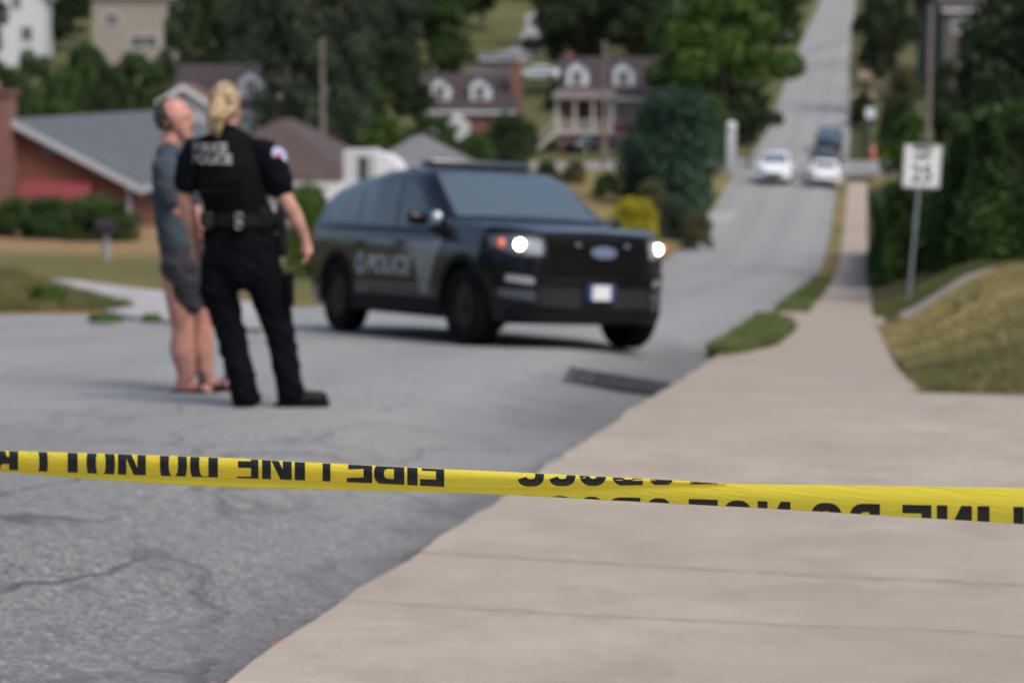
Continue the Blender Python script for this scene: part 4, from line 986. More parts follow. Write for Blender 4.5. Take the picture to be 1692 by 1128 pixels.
TOW, AWAY = math.atan2(-CA, -SA), math.atan2(CA, SA)
g = ground(1281, 299); make_car('white_car', 'suv', WHT, g.x, g.y, TOW, 'white car coming up the left lane towards the crossing, beside the other white car', 'car')
g = ground(1361, 303); make_car('white_car', 'sedan', WHT, g.x, g.y, AWAY, 'white car seen from the rear in the right lane, in front of the black vehicle', 'car')
g = ground(1363, 290); make_car('black_suv', 'suv', BLK, g.x, g.y, AWAY, 'black SUV mostly hidden behind the white car in the right lane', 'car')
g = ground(1369, 247); make_car('dark_car', 'suv', DBL, g.x, g.y, TOW, 'dark blue grey car at the foot of the far hill in the right lane', 'car')
g = ground(888, 132); make_car('parked_car', 'sedan', mat('pale blue vehicle paint', (.55, .60, .66), .25, coat=.8), g.x, g.y, R(175), 'pale car parked broadside on the hill between the two dormered brick houses', 'car')
g = ground(1293, 74); make_car('parked_car', 'suv', mat('pale blue vehicle paint', (.55, .60, .66), .25, coat=.8), g.x, g.y, R(-110), 'pale blue car parked left of the street high on the far hill', 'car')
g = ground(972, 252); make_car('parked_car', 'sedan', DBL, g.x, g.y, R(-130), 'dark blue car parked under the porch of the brick house', 'car')

# ------------------------------------------------------------ street furniture
GALV = mat('galvanised steel', (.30, .32, .34), .45, metal=.6, noise=.2, nscale=6)
WOODP = mat('weathered pole wood', (.15, .13, .11), .9, noise=.35, nscale=5, bump=.4, bscale=30)
def sign():
    g = atD(1505, 33.3); root = empty('speed_sign', g-Vector((0, 0, .03)), 0, 'white speed limit sign on a leaning grey steel post beside the hedge', 'road sign')
    D = g.y; s = F/D; h = (470-300)/s*1.0; hh = 235/s
    hh = P(1521, 235, D).z-g.z; top = Vector(((1521-1505)/s, 0, hh)); pn = Vector((-SA*0, -1, 0))
    post = MB(); post.box((0, 0, 0), (.055, .03, 1)); 
    o = MB(); k = top/8
    o.tube([top*(i/8) for i in range(9)], [(.03, .018)]*9, 6); o.build('post', GALV, root, ang=30)
    w_, h_ = 62/s, 71/s; c = top*.0+Vector(((1521-1505)/s, -.035, hh-36/s)); M = Matrix.Translation(c) @ Matrix.Rotation(R(2), 4, 'Y')
    def rr(w, h, r, n=6): return [(sx*(w/2-r)+r*math.cos(a0+math.pi/2*i/n), sz*(h/2-r)+r*math.sin(a0+math.pi/2*i/n)) for sx, sz, a0 in ((1, 1, 0), (-1, 1, math.pi/2), (-1, -1, math.pi), (1, -1, 1.5*math.pi)) for i in range(n+1)]
    p = MB(); p.prism(rr(w_, h_, .04), -.002, .002, 'y', M); pa = p.build('sign_panel', mat('white sign sheeting', (.66, .67, .69), .5), root, ang=30)
    bd = MB(); a, b = rr(w_*.94, h_*.95, .035), rr(w_*.90, h_*.915, .03); n = len(a)
    bd.add([M @ Vector((x, -.004, z)) for x, z in a]+[M @ Vector((x, -.004, z)) for x, z in b], [(i, (i+1) % n, n+(i+1) % n, n+i) for i in range(n)]); INK = mat('black sign legend', (.02, .02, .022), .5); bd.build('border', INK, pa)
    for txt, z, sz, sx in (('SPEED', .27, .135, 1.0), ('LIMIT', .12, .135, 1.05), ('25', -.27, .42, .95)):
        vs, fs = glyphs(txt, sz*h_/.76, .006); MB().add([M @ Vector((x*sx, -.005, z*h_/.76+y)) for x, y, _ in vs], fs).build('lettering', INK, pa)
sign()
def utility_pole(px, ytop, D, label, arms=1, lean=0):
    g = atD(px, D); ht = P(px, ytop, D).z-g.z; root = empty('utility_pole', g-Vector((0, 0, .1)), R(10), label, 'utility pole', 'wooden utility poles')
    m = MB(); m.tube([(0, 0, 0), (lean, 0, ht)], [.17, .11], 12); m.build('pole', WOODP, root, ang=40)
    for k in range(arms):
        z = ht-.5-.9*k; a = MB(); a.box((lean, -.14, z), (2.4, .10, .12)); ar = a.build('crossarm', WOODP, root)
        for x in (-1.05, -.55, .55, 1.05):
            i_ = MB(); i_.cyl((lean+x, -.14, z+.05), (lean+x, -.14, z+.2), .045, 8); i_.build('insulator', mat('insulator glaze', (.16, .12, .10), .2), ar, smooth=True)
utility_pole(535, 62, 108, 'bare wooden utility pole in front of the tall grey green tree', 0)
utility_pole(997, 66, 128, 'wooden utility pole in front of the brick house with the white porch', 0)
utility_pole(1529, 6, 92, 'thick wooden utility pole rising behind the hedge and speed sign', 0)
def mailbox():
    g = ground(176, 430); root = empty('mailbox', g-Vector((0, 0, .02)), R(-35), 'dark mailbox on a grey post at the edge of the scorched lawn', 'mailbox')
    s = F/g.y; h = 58/s
    m = MB(); m.box((0, 0, h*.42), (.12, .12, h*.84), bev=.01); m.build('post', mat('grey painted wood', (.26, .26, .27), .8), root)
    m = MB(); r = .15; n = 10; M = Matrix.Translation((0, 0, h*.84))
    pts = [(r*math.cos(a), .12+r*math.sin(a)*.9) for a in np.linspace(0, math.pi, n)]+[(-r, 0), (r, 0)]
    m.prism(pts, -.24, .24, 'x', M); b = m.build('box', mat('dark mailbox enamel', (.02, .02, .025), .4), root, ang=40)
    f = MB(); f.box((.05, -.165, h*.84+.2), (.03, .012, .16)); f.build('flag', mat('flag red', (.4, .03, .02), .5), b)
mailbox()
def grate():
    g = ground(1038, 629); u0, v0 = xy2uv(g.x, g.y); root = empty('storm_grate', (g.x, g.y, float(H(u0, v0))-.03), 0, 'dark iron storm drain grate set in the asphalt near the walk', 'drain grate')
    IR = mat('rusty iron', (.10, .088, .10), .6, metal=.5, noise=.4, nscale=20)
    def W(u, v, dz):
        du, dv = u-u0, v-v0; u, v = u0+du+.42*dv, v0+dv-.10*du
        x, y = uv2xy(u, v); return (x-g.x, y-g.y, float(H(u, v))-.035+dz-root.location.z)
    hu, hv = .74, .42
    def slab(u1, u2, v1, v2, z1, z2, mb):
        vs = [W(u, v, z) for u in (u1, u2) for v in (v1, v2) for z in (z1, z2)]
        mb.add(vs, [(0, 1, 3, 2), (4, 6, 7, 5), (0, 4, 5, 1), (2, 3, 7, 6), (0, 2, 6, 4), (1, 5, 7, 3)])
    m = MB(); slab(u0-hu, u0+hu, v0-hv, v0+hv, .000, .002, m); m.build('pit', mat('drain dark', (.006, .006, .008), .9), root)
    m = MB()
    slab(u0-hu-.04, u0+hu+.04, v0-hv-.04, v0-hv, .001, .007, m); slab(u0-hu-.04, u0+hu+.04, v0+hv, v0+hv+.04, .001, .007, m); m.build('frame', IR, root)
    m = MB()
    for k in range(15):
        v = v0-hv+.028+k*(2*hv-.05)/14; slab(u0-hu, u0+hu, v-.010, v+.010, .0025, .0065, m)
    for k in range(4):
        u = u0-hu+2*hu*(k+.5)/4; slab(u-.015, u+.015, v0-hv, v0+hv, .0025, .006, m)
    m.build('bars', IR, root)
grate()
def small_things():
    g = ground(1207, 288); s = F/g.y; root = empty('corner_post', g, 0, 'pale grey pillar with a rounded cap at the left corner of the crossing', 'post')
    m = MB(); m.box((0, 0, 36/s), (15/s, 13/s, 72/s), bev=.04); m.build('pillar', mat('pale grey paint', (.33, .37, .39), .6), root, ang=30)
    m = MB(); m.ball((0, 0, 78/s), (9/s, 8/s, 9/s)); m.build('cap', mat('pale cap', (.50, .50, .50), .5), root, smooth=True)
    g = atD(1434, 138); s = F/138; root = empty('street_sign', g, 0, 'small pale sign on a thin post across the crossing on the right', 'road sign')
    zt = P(1434, 178, 138).z-g.z; m = MB(); m.cyl((0, 0, 0), (0, 0, zt), .035, 8); m.build('post', GALV, root)
    m = MB(); m.box((0, -.05, zt-.35), (.62, .01, .72), bev=.003); m.build('sign_panel', mat('pale sign back', (.50, .54, .58), .5), root)
    g = ground(1442, 262); s = F/g.y; root = empty('traffic_cone', g, 0, 'orange traffic cone standing at the right corner of the crossing', 'traffic cone')
    m = MB(); m.tube([(0, 0, .04), (0, 0, 1.15)], [.22, .05], 20); c = m.build('cone', mat('orange cone plastic', (.45, .09, .03), .5), root, ang=40)
    m = MB(); m.tube([(0, 0, .55), (0, 0, .78)], [.148, .112], 20, cap=False); m.build('reflective_band', mat('cone band', (.6, .35, .3), .5), c)
    m = MB(); m.box((0, 0, .02), (.52, .52, .04), bev=.01); m.build('base', mat('orange cone plastic', (.75, .11, .02), .5), root)
    g = ground(1461, 266); root = empty('fire_hydrant', g, 0, 'yellow fire hydrant beside the orange cone at the crossing', 'fire hydrant')
    Y = mat('yellow hydrant paint', (.62, .50, .04), .5); m = MB(); m.tube([(0, 0, 0), (0, 0, .06), (0, 0, .07), (0, 0, .55), (0, 0, .56), (0, 0, .6), (0, 0, .72), (0, 0, .78)], [.2, .2, .13, .13, .17, .17, .11, .03], 16); b = m.build('barrel', Y, root, ang=40)
    m = MB(); m.cyl((-.22, 0, .42), (.22, 0, .42), .055, 10); m.build('nozzle', Y, b, ang=40)
small_things()
def wires():
    a0, b0 = atD(997, 128), atD(1529, 92); a0.z = P(997, 66, 128).z-.3; b0.z = P(1529, 6, 92).z-.5
    for k, lab in enumerate(('upper overhead wire crossing the street between the two poles', 'lower overhead wire crossing the street between the two poles')):
        m = MB(); n = 24; a, b = a0-Vector((0, 0, .9*k)), b0-Vector((0, 0, .9*k))
        m.tube([a.lerp(b, i/n)-a-Vector((0, 0, 1.6*math.sin(math.pi*i/n))) for i in range(n+1)], .018, 5); tag(m.build('overhead_wire', TRIM, None, smooth=True, loc=a), lab, 'wire', 'overhead wires')
wires()
# ------------------------------------------------------------ houses
def brick_mat(name, c1, c2, mortar=(.22, .19, .17)):
    s = NB(name); b = s.n('ShaderNodeTexBrick', i_Scale=1.0); b.inputs['Brick Width'].default_value = .22; b.inputs['Row Height'].default_value = .075; b.inputs['Mortar Size'].default_value = .008
    b.inputs['Color1'].default_value = (*c1, 1); b.inputs['Color2'].default_value = (*c2, 1); b.inputs['Mortar'].default_value = (*mortar, 1)
    sp = s.n('ShaderNodeSeparateXYZ'); s.l(s.co, sp.inputs[0]); cb = s.n('ShaderNodeCombineXYZ'); s.l(s.math('ADD', sp.outputs[0], sp.outputs[1]), cb.inputs[0]); s.l(sp.outputs[2], cb.inputs[1]); s.l(cb.outputs[0], b.inputs['Vector'])
    s.l(s.mix(s.ramp(s.noise(1.2, 4), [(.4, .25), (.65, 0.0)]), b.outputs['Color'], (.07, .04, .035)), s.b.inputs['Base Color']); s.b.inputs['Roughness'].default_value = .9; return s.m
def shingle_mat(name, c):
    s = NB(name); b = s.n('ShaderNodeTexBrick', i_Scale=1.0); b.inputs['Brick Width'].default_value = .5; b.inputs['Row Height'].default_value = .16; b.inputs['Mortar Size'].default_value = .012
    b.inputs['Color1'].default_value = (*c, 1); b.inputs['Color2'].default_value = (*[x*.75 for x in c], 1); b.inputs['Mortar'].default_value = (*[x*.45 for x in c], 1)
    sp = s.n('ShaderNodeSeparateXYZ'); s.l(s.co, sp.inputs[0]); cb = s.n('ShaderNodeCombineXYZ'); s.l(s.math('ADD', sp.outputs[0], sp.outputs[1]), cb.inputs[0]); s.l(s.math('MULTIPLY', sp.outputs[2], 1.6), cb.inputs[1]); s.l(cb.outputs[0], b.inputs['Vector'])
    s.l(s.mix(s.ramp(s.noise(.6, 4), [(.4, .3), (.65, 0.0)]), b.outputs['Color'], tuple(x*.6 for x in c)), s.b.inputs['Base Color']); s.b.inputs['Roughness'].default_value = .92; return s.m
BR1 = brick_mat('red brick', (.20, .06, .032), (.15, .042, .024), (.16, .11, .09)); BR2 = brick_mat('dark red brick', (.20, .06, .045), (.15, .045, .035))
WS = mat('white siding', (.48, .50, .53), .7, noise=.08, nscale=3); BE = mat('beige siding', (.25, .225, .19), .8, noise=.12, nscale=3); TRW = mat('white trim', (.52, .54, .57), .6)
TRG = mat('grey trim', (.36, .37, .40), .6); RGY = shingle_mat('grey shingles', (.10, .112, .13)); RBR = shingle_mat('brown shingles', (.085, .062, .058)); RDK = shingle_mat('dark plum shingles', (.05, .038, .042)); RLG = shingle_mat('pale grey shingles', (.17, .17, .185))
WGL = mat('window glass', (.05, .06, .07), .08, spec=.9); DRK = mat('dark doorway', (.03, .022, .02), .6)
def window(root, c, w, h, face='-y', frame=TRW, mull=True):
    """face: which way the wall looks"""
    rz = {'-y': 0, 'x': 90, 'y': 180, '-x': -90}[face]; M = Matrix.Translation(c) @ Matrix.Rotation(R(rz), 4, 'Z')
    t = .09; f = MB()
    f.box((0, -.03, h/2), (w+t, .08, t), M); f.box((0, -.03, -h/2), (w+t*1.6, .10, t), M); f.box((-w/2, -.031, 0), (t, .075, h-t), M); f.box((w/2, -.031, 0), (t, .075, h-t), M)
    if mull: f.box((0, -.025, 0), (w-t, .05, .05), M); f.box((0, -.027, 0), (.045, .044, h-t), M)
    fo = f.build('window', frame, root); p = MB(); p.box((0, -.004, 0), (w-t*.5, .02, h-t*.5), M); p.build('pane', WGL, fo)
def house(name, px, D, w, d, wall_h, roof_h, yaw, wallm, roofm, label, ridge='x', over=.35, trim=TRW, z_eave_px=None, base_drop=2.0, hip=0, dormers=(), windows=(), door=None, chimney=None, cat='house', base_z=None):
    g = atD(px, D)
    if z_eave_px is not None: g.z = P(px, z_eave_px, D).z-wall_h
    root = empty(name, g, R(yaw), label, cat)
    m = MB(); x, y = w/2, d/2; b0 = -base_drop
    if ridge == 'x' or hip: pf = None
    vs = [(-x, -y, b0), (x, -y, b0), (x, y, b0), (-x, y, b0), (-x, -y, wall_h), (x, -y, wall_h), (x, y, wall_h), (-x, y, wall_h)]
    fs = [(0, 1, 5, 4), (1, 2, 6, 5), (2, 3, 7, 6), (3, 0, 4, 7), (3, 2, 1, 0)]
    k = roof_h-.05
    if hip: fs.append((4, 5, 6, 7))
    elif ridge == 'x': vs += [(-x, 0, wall_h+k), (x, 0, wall_h+k)]; fs += [(4, 5, 9, 8), (7, 8, 9, 6), (4, 8, 7), (5, 6, 9)]
    else: vs += [(0, -y, wall_h+k), (0, y, wall_h+k)]; fs += [(4, 5, 8), (7, 9, 6), (5, 6, 9, 8), (4, 8, 9, 7)]
    m.add(vs, fs); m.build('wall', wallm, root)
    # roof as a thick folded slab
    r = MB(); X, Y, t = x+over, y+over, .16
    def slabpoly(top):
        n = len(top); vv = top+[(a, b, c-t) for a, b, c in top]; r.add(vv, [tuple(range(n)), tuple(range(2*n-1, n-1, -1))]+[(i, n+i, n+(i+1) % n, (i+1) % n) for i in range(n)])
    if hip:
        e = wall_h-.06+0*over; q = max(0, x-y*hip) if w >= d else 0; qy = max(0, y-x*hip) if d > w else 0
        A, B = (-q, -qy, wall_h+roof_h), (q, qy, wall_h+roof_h); c = [(-X, -Y, e), (X, -Y, e), (X, Y, e), (-X, Y, e)]
        if w >= d: P4 = [[c[0], c[1], B, A], [c[2], c[3], A, B], [c[1], c[2], B], [c[3], c[0], A]]
        else: P4 = [[c[1], c[2], B, A], [c[3], c[0], A, B], [c[0], c[1], A], [c[2], c[3], B]]
        for p in P4: slabpoly(p)
    elif ridge == 'x':
        e = wall_h-over*roof_h/y
        slabpoly([(-X, -Y, e+.1), (X, -Y, e+.1), (X, 0, wall_h+roof_h+.1), (-X, 0, wall_h+roof_h+.1)]); slabpoly([(-X, 0, wall_h+roof_h+.1), (X, 0, wall_h+roof_h+.1), (X, Y, e+.1), (-X, Y, e+.1)])
    else:
        e = wall_h-over*roof_h/x
        slabpoly([(-X, -Y, e+.1), (0, -Y, wall_h+roof_h+.1), (0, Y, wall_h+roof_h+.1), (-X, Y, e+.1)]); slabpoly([(0, -Y, wall_h+roof_h+.1), (X, -Y, e+.1), (X, Y, e+.1), (0, Y, wall_h+roof_h+.1)])
    ro = r.build('roof', roofm, root)
    # eaves boards and gutters
    if hip or ridge == 'x':
        for sg in (1, -1): f = MB(); f.box((0, sg*(Y+.05), (wall_h-.06 if hip else e)-.02), (2*X, .10, .22)); f.build('gutter', trim, root)
    if ridge == 'y' and not hip:
        for sg in (1, -1):
            f = MB(); a = Vector((0, -Y-.03, wall_h+roof_h+.06)); b = Vector((sg*X, -Y-.03, e+.06))
            f.add([a, b, b-Vector((0, 0, .26)), a-Vector((0, 0, .26)), a+Vector((0, -.05, 0)), b+Vector((0, -.05, 0)), b+Vector((0, -.05, -.26)), a+Vector((0, -.05, -.26))], [(0, 1, 2, 3), (7, 6, 5, 4), (0, 4, 5, 1), (1, 5, 6, 2), (2, 6, 7, 3), (3, 7, 4, 0)]); f.build('bargeboard', trim, root)
            f = MB(); f.box((sg*(X+.05), 0, e-.0), (.10, 2*Y, .20)); f.build('gutter', trim, root)
    for dx, dw in dormers:               # gabled dormers on the front slope
        yf = -y*.78; zr = wall_h+roof_h*(1-abs(yf)/y); hh = roof_h*.50; dm = MB()
        dm.add([(dx-dw/2, yf, zr-.1), (dx+dw/2, yf, zr-.1), (dx+dw/2, yf, zr+hh), (dx, yf, zr+hh+dw*.40), (dx-dw/2, yf, zr+hh), (dx-dw/2, -.1, zr-.1), (dx+dw/2, -.1, zr-.1), (dx+dw/2, -.1, zr+hh), (dx, -.1, zr+hh+dw*.4), (dx-dw/2, -.1, zr+hh)],
               [(0, 1, 2, 3, 4), (9, 8, 7, 6, 5), (1, 6, 7, 2), (0, 4, 9, 5), (2, 7, 8, 3), (3, 8, 9, 4), (0, 5, 6, 1)])
        do = dm.build('dormer', TRW, root)
        rf = MB()
        for sg in (1, -1):
            a, b = (dx, zr+hh+dw*.4+.06), (dx+sg*(dw/2+.12), zr+hh-.02); rf.add([(a[0], yf-.15, a[1]), (b[0], yf-.15, b[1]), (b[0], -.1, b[1]), (a[0], -.1, a[1]), (a[0], yf-.15, a[1]-.1), (b[0], yf-.15, b[1]-.1), (b[0], -.1, b[1]-.1), (a[0], -.1, a[1]-.1)], [(0, 1, 2, 3), (7, 6, 5, 4), (0, 4, 5, 1), (1, 5, 6, 2), (2, 6, 7, 3), (3, 7, 4, 0)])
        rf.build('dormer_roof', roofm, do)
        window(root, (dx, yf-.01, zr+hh*.52), dw*.5, hh*.75)
    for fc, a, z, ww, wh in windows:
        c = {'-y': (a, -y, z), 'x': (x, a, z), '-x': (-x, a, z)}[fc]; window(root, c, ww, wh, fc)
    if door:
        a, z0 = door; dd = MB(); dd.box((a, -y-.03, z0+1.02), (.95, .08, 2.04), bev=.01); do = dd.build('door', mat('house door', (.16, .05, .04), .5), root); k_ = MB(); k_.ball((a+.36, -y-.10, z0+1.0), .04, nu=8, nv=6); k_.build('handle', CHR, do)
    if chimney:
        cx, cy, cw, ch = chimney; c_ = MB(); c_.box((cx, cy, (ch-base_drop)/2), (cw, .8, ch+base_drop)); c_.box((cx, cy, ch+.06), (cw+.16, .96, .14)); co = c_.build('chimney', BR2, root); 
        for s_ in (-.15, .15): p = MB(); p.cyl((cx+s_*cw, cy, ch+.1), (cx+s_*cw, cy, ch+.42), .12, 10); p.build('chimney_pot', mat('clay pot', (.25, .11, .07), .9), co, smooth=True)
    return root, e if True else 0
# ranch house on the left: gable towards us, ridge running away
h1, _ = house('brick_house', 179, 76, 7.7, 20, 2.35, 1.95, -5, BR1, RGY, 'low red brick house with grey shingle roof and a broad brick chimney on the left', ridge='y', over=.45, trim=TRG, z_eave_px=276, windows=[('-y', 1.3, 1.75, 1.6, .75)], chimney=(-.8, -10.35, 1.5, 5.2))
def awning():
    m = MB(); y0 = -10.05
    n = 14; vs = []
    for i in range(n+1):
        x = .1+2.4*i/n; dz = .02*(i % 2); vs += [(x, y0, 2.4+dz), (x, y0-.75, 1.95+dz), (x, y0-.78, 1.72+dz)]
    m.add(vs, [(3*i+j, 3*i+3+j, 3*i+4+j, 3*i+1+j) for i in range(n) for j in range(2)])
    m.add([(.1, y0, 2.4), (.1, y0-.75, 1.95), (.1, y0, 1.9)], [(0, 1, 2)]); m.add([(2.5, y0, 2.4), (2.5, y0-.75, 1.95), (2.5, y0, 1.9)], [(0, 1, 2)])
    m.build('awning', mat('red awning metal', (.17, .03, .035), .6), h1)
    for x in (3.7,): d = MB(); d.box((x, -10.1, .4), (.12, .10, 4.0)); d.build('downspout', TRG, h1)
    d = MB(); d.cyl((-.2+1.2, -10.02, 3.3), (-.2+1.2, -10.08, 3.3), .22, 16); d.build('gable_vent', mat('vent grey', (.12, .11, .11), .8), h1)
awning()
h2, _ = house('brown_roof_house', 474, 78, 7.2, 8, 2.3, 2.25, -6, WS, RBR, 'house with brown hipped shingle roof and white gutter behind the officer', hip=.75, z_eave_px=292, windows=[('-y', -1.5, 1.3, 1.2, 1.1), ('x', -1, 1.3, 1.2, 1.1)], door=(2.0, .1))
h3, _ = house('grey_roof_house', 692, 92, 4.4, 8, 2.3, 1.45, -4, WS, RLG, 'house with pale grey hipped roof just above the patrol SUV roof', hip=.9, z_eave_px=276, windows=[('-y', -1.2, 1.3, 1.0, 1.0)])
def porch_shed():
    D = 70; g = atD(612, D); s = F/D; root = empty('white_shed', g, R(-5), 'small white shed with a curved white canopy between brown and grey roofs', 'shed')
    zt = P(600, 247, D).z-g.z
    m = MB(); m.box((-.25, 0, zt/2), (1.1, 1.6, zt)); m.build('wall', WS, root)
    m = MB(); m.box((-.1, -.82, zt-.62), (.34, .05, .8)); m.build('window', WGL, root)
    m = MB(); m.prism([(.3+1.0*math.sin(a), zt-1.1+1.0*math.cos(a)) for a in np.linspace(0, math.pi/2, 9)]+[(.3, zt-1.1)], -.9, .8, 'y'); m.build('canopy', mat('white canopy', (.60, .62, .65), .4), root, ang=30)
    m = MB(); m.prism([(-1.9, zt-1.65), (-.8, zt-1.05), (-.8, zt-1.75), (-1.7, zt-1.95)], -1.1, .2, 'y'); m.build('lean_to_roof', mat('white canopy', (.60, .62, .65), .4), root)
porch_shed()
house('dormer_house', 425, 120, 8.4, 7.5, 2.6, 2.5, -5, WS, RDK, 'white sided house with dark roof and two white dormers just right of the officer', z_eave_px=178, dormers=((.4, 1.5), (2.6, 1.3)), windows=[('-y', -2, 1.4, 1.1, 1.2), ('-y', 1.5, 1.4, 1.1, 1.2)], door=(3.0, 0))
house('white_gable_house', 316, 104, 1.8, 6, 3.2, .6, 4, WS, mat('rust roof', (.12, .06, .05), .9), 'narrow white gabled house rising between the two people and the hill', ridge='y', z_eave_px=160, windows=[('-y', .1, 2.2, .8, 1.0)])
hA, _ = house('brick_cottage', 778, 172, 7.8, 8, 2.6, 2.9, -4, BR2, RDK, 'brick cottage with dark roof, two white dormers and a tall chimney at its right end', z_eave_px=179, dormers=((-2.3, 1.75), (1.1, 1.75)), windows=[('-y', -2.6, 1.3, 1.2, 1.3), ('-y', 2.9, 1.3, 1.2, 1.3)], chimney=(4.1, -2.2, 1.0, 6.4), base_drop=3)
pg = MB(); pg.prism([(-1.0, -1.6), (1.0, -1.6), (1.0, 1.1), (0, 2.1), (-1.0, 1.1)], -5.2, -4.05, 'y', Matrix.Translation((-.7, 0, .2))); pg.build('porch', WS, hA)
hB, _ = house('brick_house', 1020, 160, 8.6, 8, 5.2, 2.9, -3, BR2, RDK, 'tall brick house with dark roof, two white dormers and a white porch up a stair', z_eave_px=157, dormers=((-3.2, 1.7), (.4, 1.7)), windows=[('-y', .3, 3.9, 1.3, 1.3), ('-y', .3, 1.5, 1.3, 1.2), ('-y', 3.1, 3.9, 1.3, 1.3)], base_drop=3, chimney=(-4.0, 2.5, .8, 8.2))
def porch():
    r = hB; y0 = -4.0; m = MB(); m.box((-2.6, y0-1.3, 2.45), (4.4, 2.6, .25)); m.build('porch_floor', mat('porch paint', (.45, .43, .42), .7), r)
    m = MB(); m.box((-2.6, y0-1.25, .9), (3.8, 2.3, 2.8)); m.build('porch_base', BR2, r)
    m = MB(); m.prism([(-5.1, 5.0), (-.1, 5.0), (-.3, 5.55), (-4.9, 5.55)], y0-2.8, y0-.02, 'y'); m.build('porch_roof', mat('faded porch roof', (.25, .21, .22), .8), r)
    for x in (-4.7, -3.3, -1.9, -.5): m = MB(); m.box((x, y0-2.45, 3.8), (.16, .16, 2.5)); m.build('porch_post', mat('cream post', (.50, .48, .46), .7), r)
    m = MB(); 
    for x in np.arange(-4.6, -.5, .18): m.box((x, y0-2.5, 2.95), (.05, .05, .7))
    m.box((-2.6, y0-2.5, 3.32), (4.2, .08, .08)); m.build('railing', mat('cream post', (.50, .48, .46), .7), r)
    m = MB()
    for k in range(12): m.box((-4.9-.26*k, y0-2.0, 2.35-.24*k), (.3, 1.2, .10)); 
    m.tube([(-4.8, y0-2.6, 3.3), (-7.8, y0-2.6, .45)], .05, 6); m.tube([(-4.8, y0-1.4, 3.3), (-7.8, y0-1.4, .45)], .05, 6); m.tube([(-4.8, y0-2.6, 2.35), (-7.8, y0-2.6, -.4)], .12, 6)
    m.build('stair', mat('cream post', (.50, .48, .46), .7), r)
    m = MB(); m.box((-2.9, y0-.02, 3.6), (.95, .06, 2.05)); m.build('door', DRK, r)
porch()
house('white_house', 38, 200, 6.2, 8, 5.6, 3.0, 8, WS, RGY, 'tall white gabled house high on the hill at the left edge', ridge='y', z_eave_px=-8, windows=[('-y', -1.6, 1.6, 1.1, 1.4), ('-y', 1.3, 1.6, 1.1, 1.4), ('-y', .4, 4.6, 1.0, 1.2)], base_drop=4)
house('beige_house', 236, 190, 7.6, 8, 5.6, 2.2, 5, BE, RDK, 'beige two storey house on the hill between dark trees', z_eave_px=-6, windows=[('-y', -2.0, 3.2, 1.3, 1.2), ('-y', .9, 1.2, 2.6, 1.1)], base_drop=4)
house('pale_garage', 812, 205, 4.4, 5, 1.0, .4, 0, mat('dull stucco', (.24, .23, .22), .9), RGY, 'low pale garage wall beside the little hill road', z_eave_px=98, windows=[], base_drop=2)
house('dark_house', 1572, 185, 5.0, 7, 3.4, 1.8, 8, mat('dark siding', (.08, .07, .065), .8), RDK, 'dark house with a pale window high on the right behind the pole', z_eave_px=18, windows=[('-y', -.9, 1.9, 1.5, 1.3)], base_drop=5)
STN = mat('tan retaining stone', (.30, .235, .17), .95, noise=.35, nscale=3, bump=.8, bscale=5)
for i, (px, py, wp, lab) in enumerate(((1443, 96, 44, 'uppermost'), (1452, 132, 60, 'second from top'), (1440, 168, 50, 'lowest'))):
    g = ground(px, py); s = F/g.y; m = MB(); rs = random.Random(i)
    x = -wp/s/2; 
    while x < wp/s/2:
        w_ = rs.uniform(.5, 1.1); m.box((x, rs.uniform(-.1, .1), .35), (w_, .6, rs.uniform(.8, 1.2)), bev=.12); x += w_*.92
    o = m.build('retaining_wall', STN, None, ang=40, loc=g); tag(o, '%s tan stone retaining wall on the slope right of the far street' % lab, 'retaining wall', 'tan retaining walls')
# ------------------------------------------------------------ planting
def leafmat(name, dark, light, sc=1.2, tr=.25):
    s = NB(name); f = s.math('ADD', s.math('MULTIPLY', s.noise(sc, 3), .6), s.math('MULTIPLY', s.noise(sc*9, 2), .4))
    c = s.ramp(f, [(.38, dark), (.5, tuple((a+b)/2 for a, b in zip(dark, light))), (.64, light)])
    s.l(c, s.b.inputs['Base Color']); s.b.inputs['Roughness'].default_value = .6; s.b.inputs['Specular IOR Level'].default_value = .3
    t = s.n('ShaderNodeBsdfTranslucent'); s.l(c, t.inputs['Color']); mx = s.n('ShaderNodeMixShader'); mx.inputs[0].default_value = tr
    s.l(s.b.outputs[0], mx.inputs[1]); s.l(t.outputs[0], mx.inputs[2]); s.l(mx.outputs[0], s.t.nodes['Material Output'].inputs[0]); return s.m
LM = {'dark': leafmat('dark foliage', (.016, .030, .012), (.040, .070, .024)), 'mid': leafmat('mid green foliage', (.028, .056, .016), (.068, .120, .030)),
      'bright': leafmat('bright green foliage', (.040, .085, .014), (.085, .155, .024)), 'grey': leafmat('grey green foliage', (.026, .042, .026), (.058, .085, .050)),
      'blue': leafmat('blue green needles', (.018, .044, .028), (.044, .095, .055)), 'yellow': leafmat('golden foliage', (.24, .23, .012), (.48, .41, .02), 6), 'hedge': leafmat('dense hedge foliage', (.024, .050, .012), (.062, .122, .025)),
      'olive': leafmat('olive brown foliage', (.06, .07, .03), (.14, .13, .06))}
BARK = mat('tree bark', (.10, .078, .06), .95, noise=.4, nscale=6, bump=.6, bscale=20)
def quads(rs, C, size, flat=.0):
    n = len(C); a = rs.randn(n, 3); a /= np.linalg.norm(a, axis=1)[:, None]; b = np.cross(a, rs.randn(n, 3)); b /= np.linalg.norm(b, axis=1)[:, None]
    s = size*rs.uniform(.6, 1.35, n)[:, None]; a = a*s; b = b*s*.55
    V = np.stack([C-a, C+b*.9-a*.1, C+a, C-b*.9-a*.1], 1).reshape(-1, 3); return V, np.arange(4*n).reshape(n, 4)
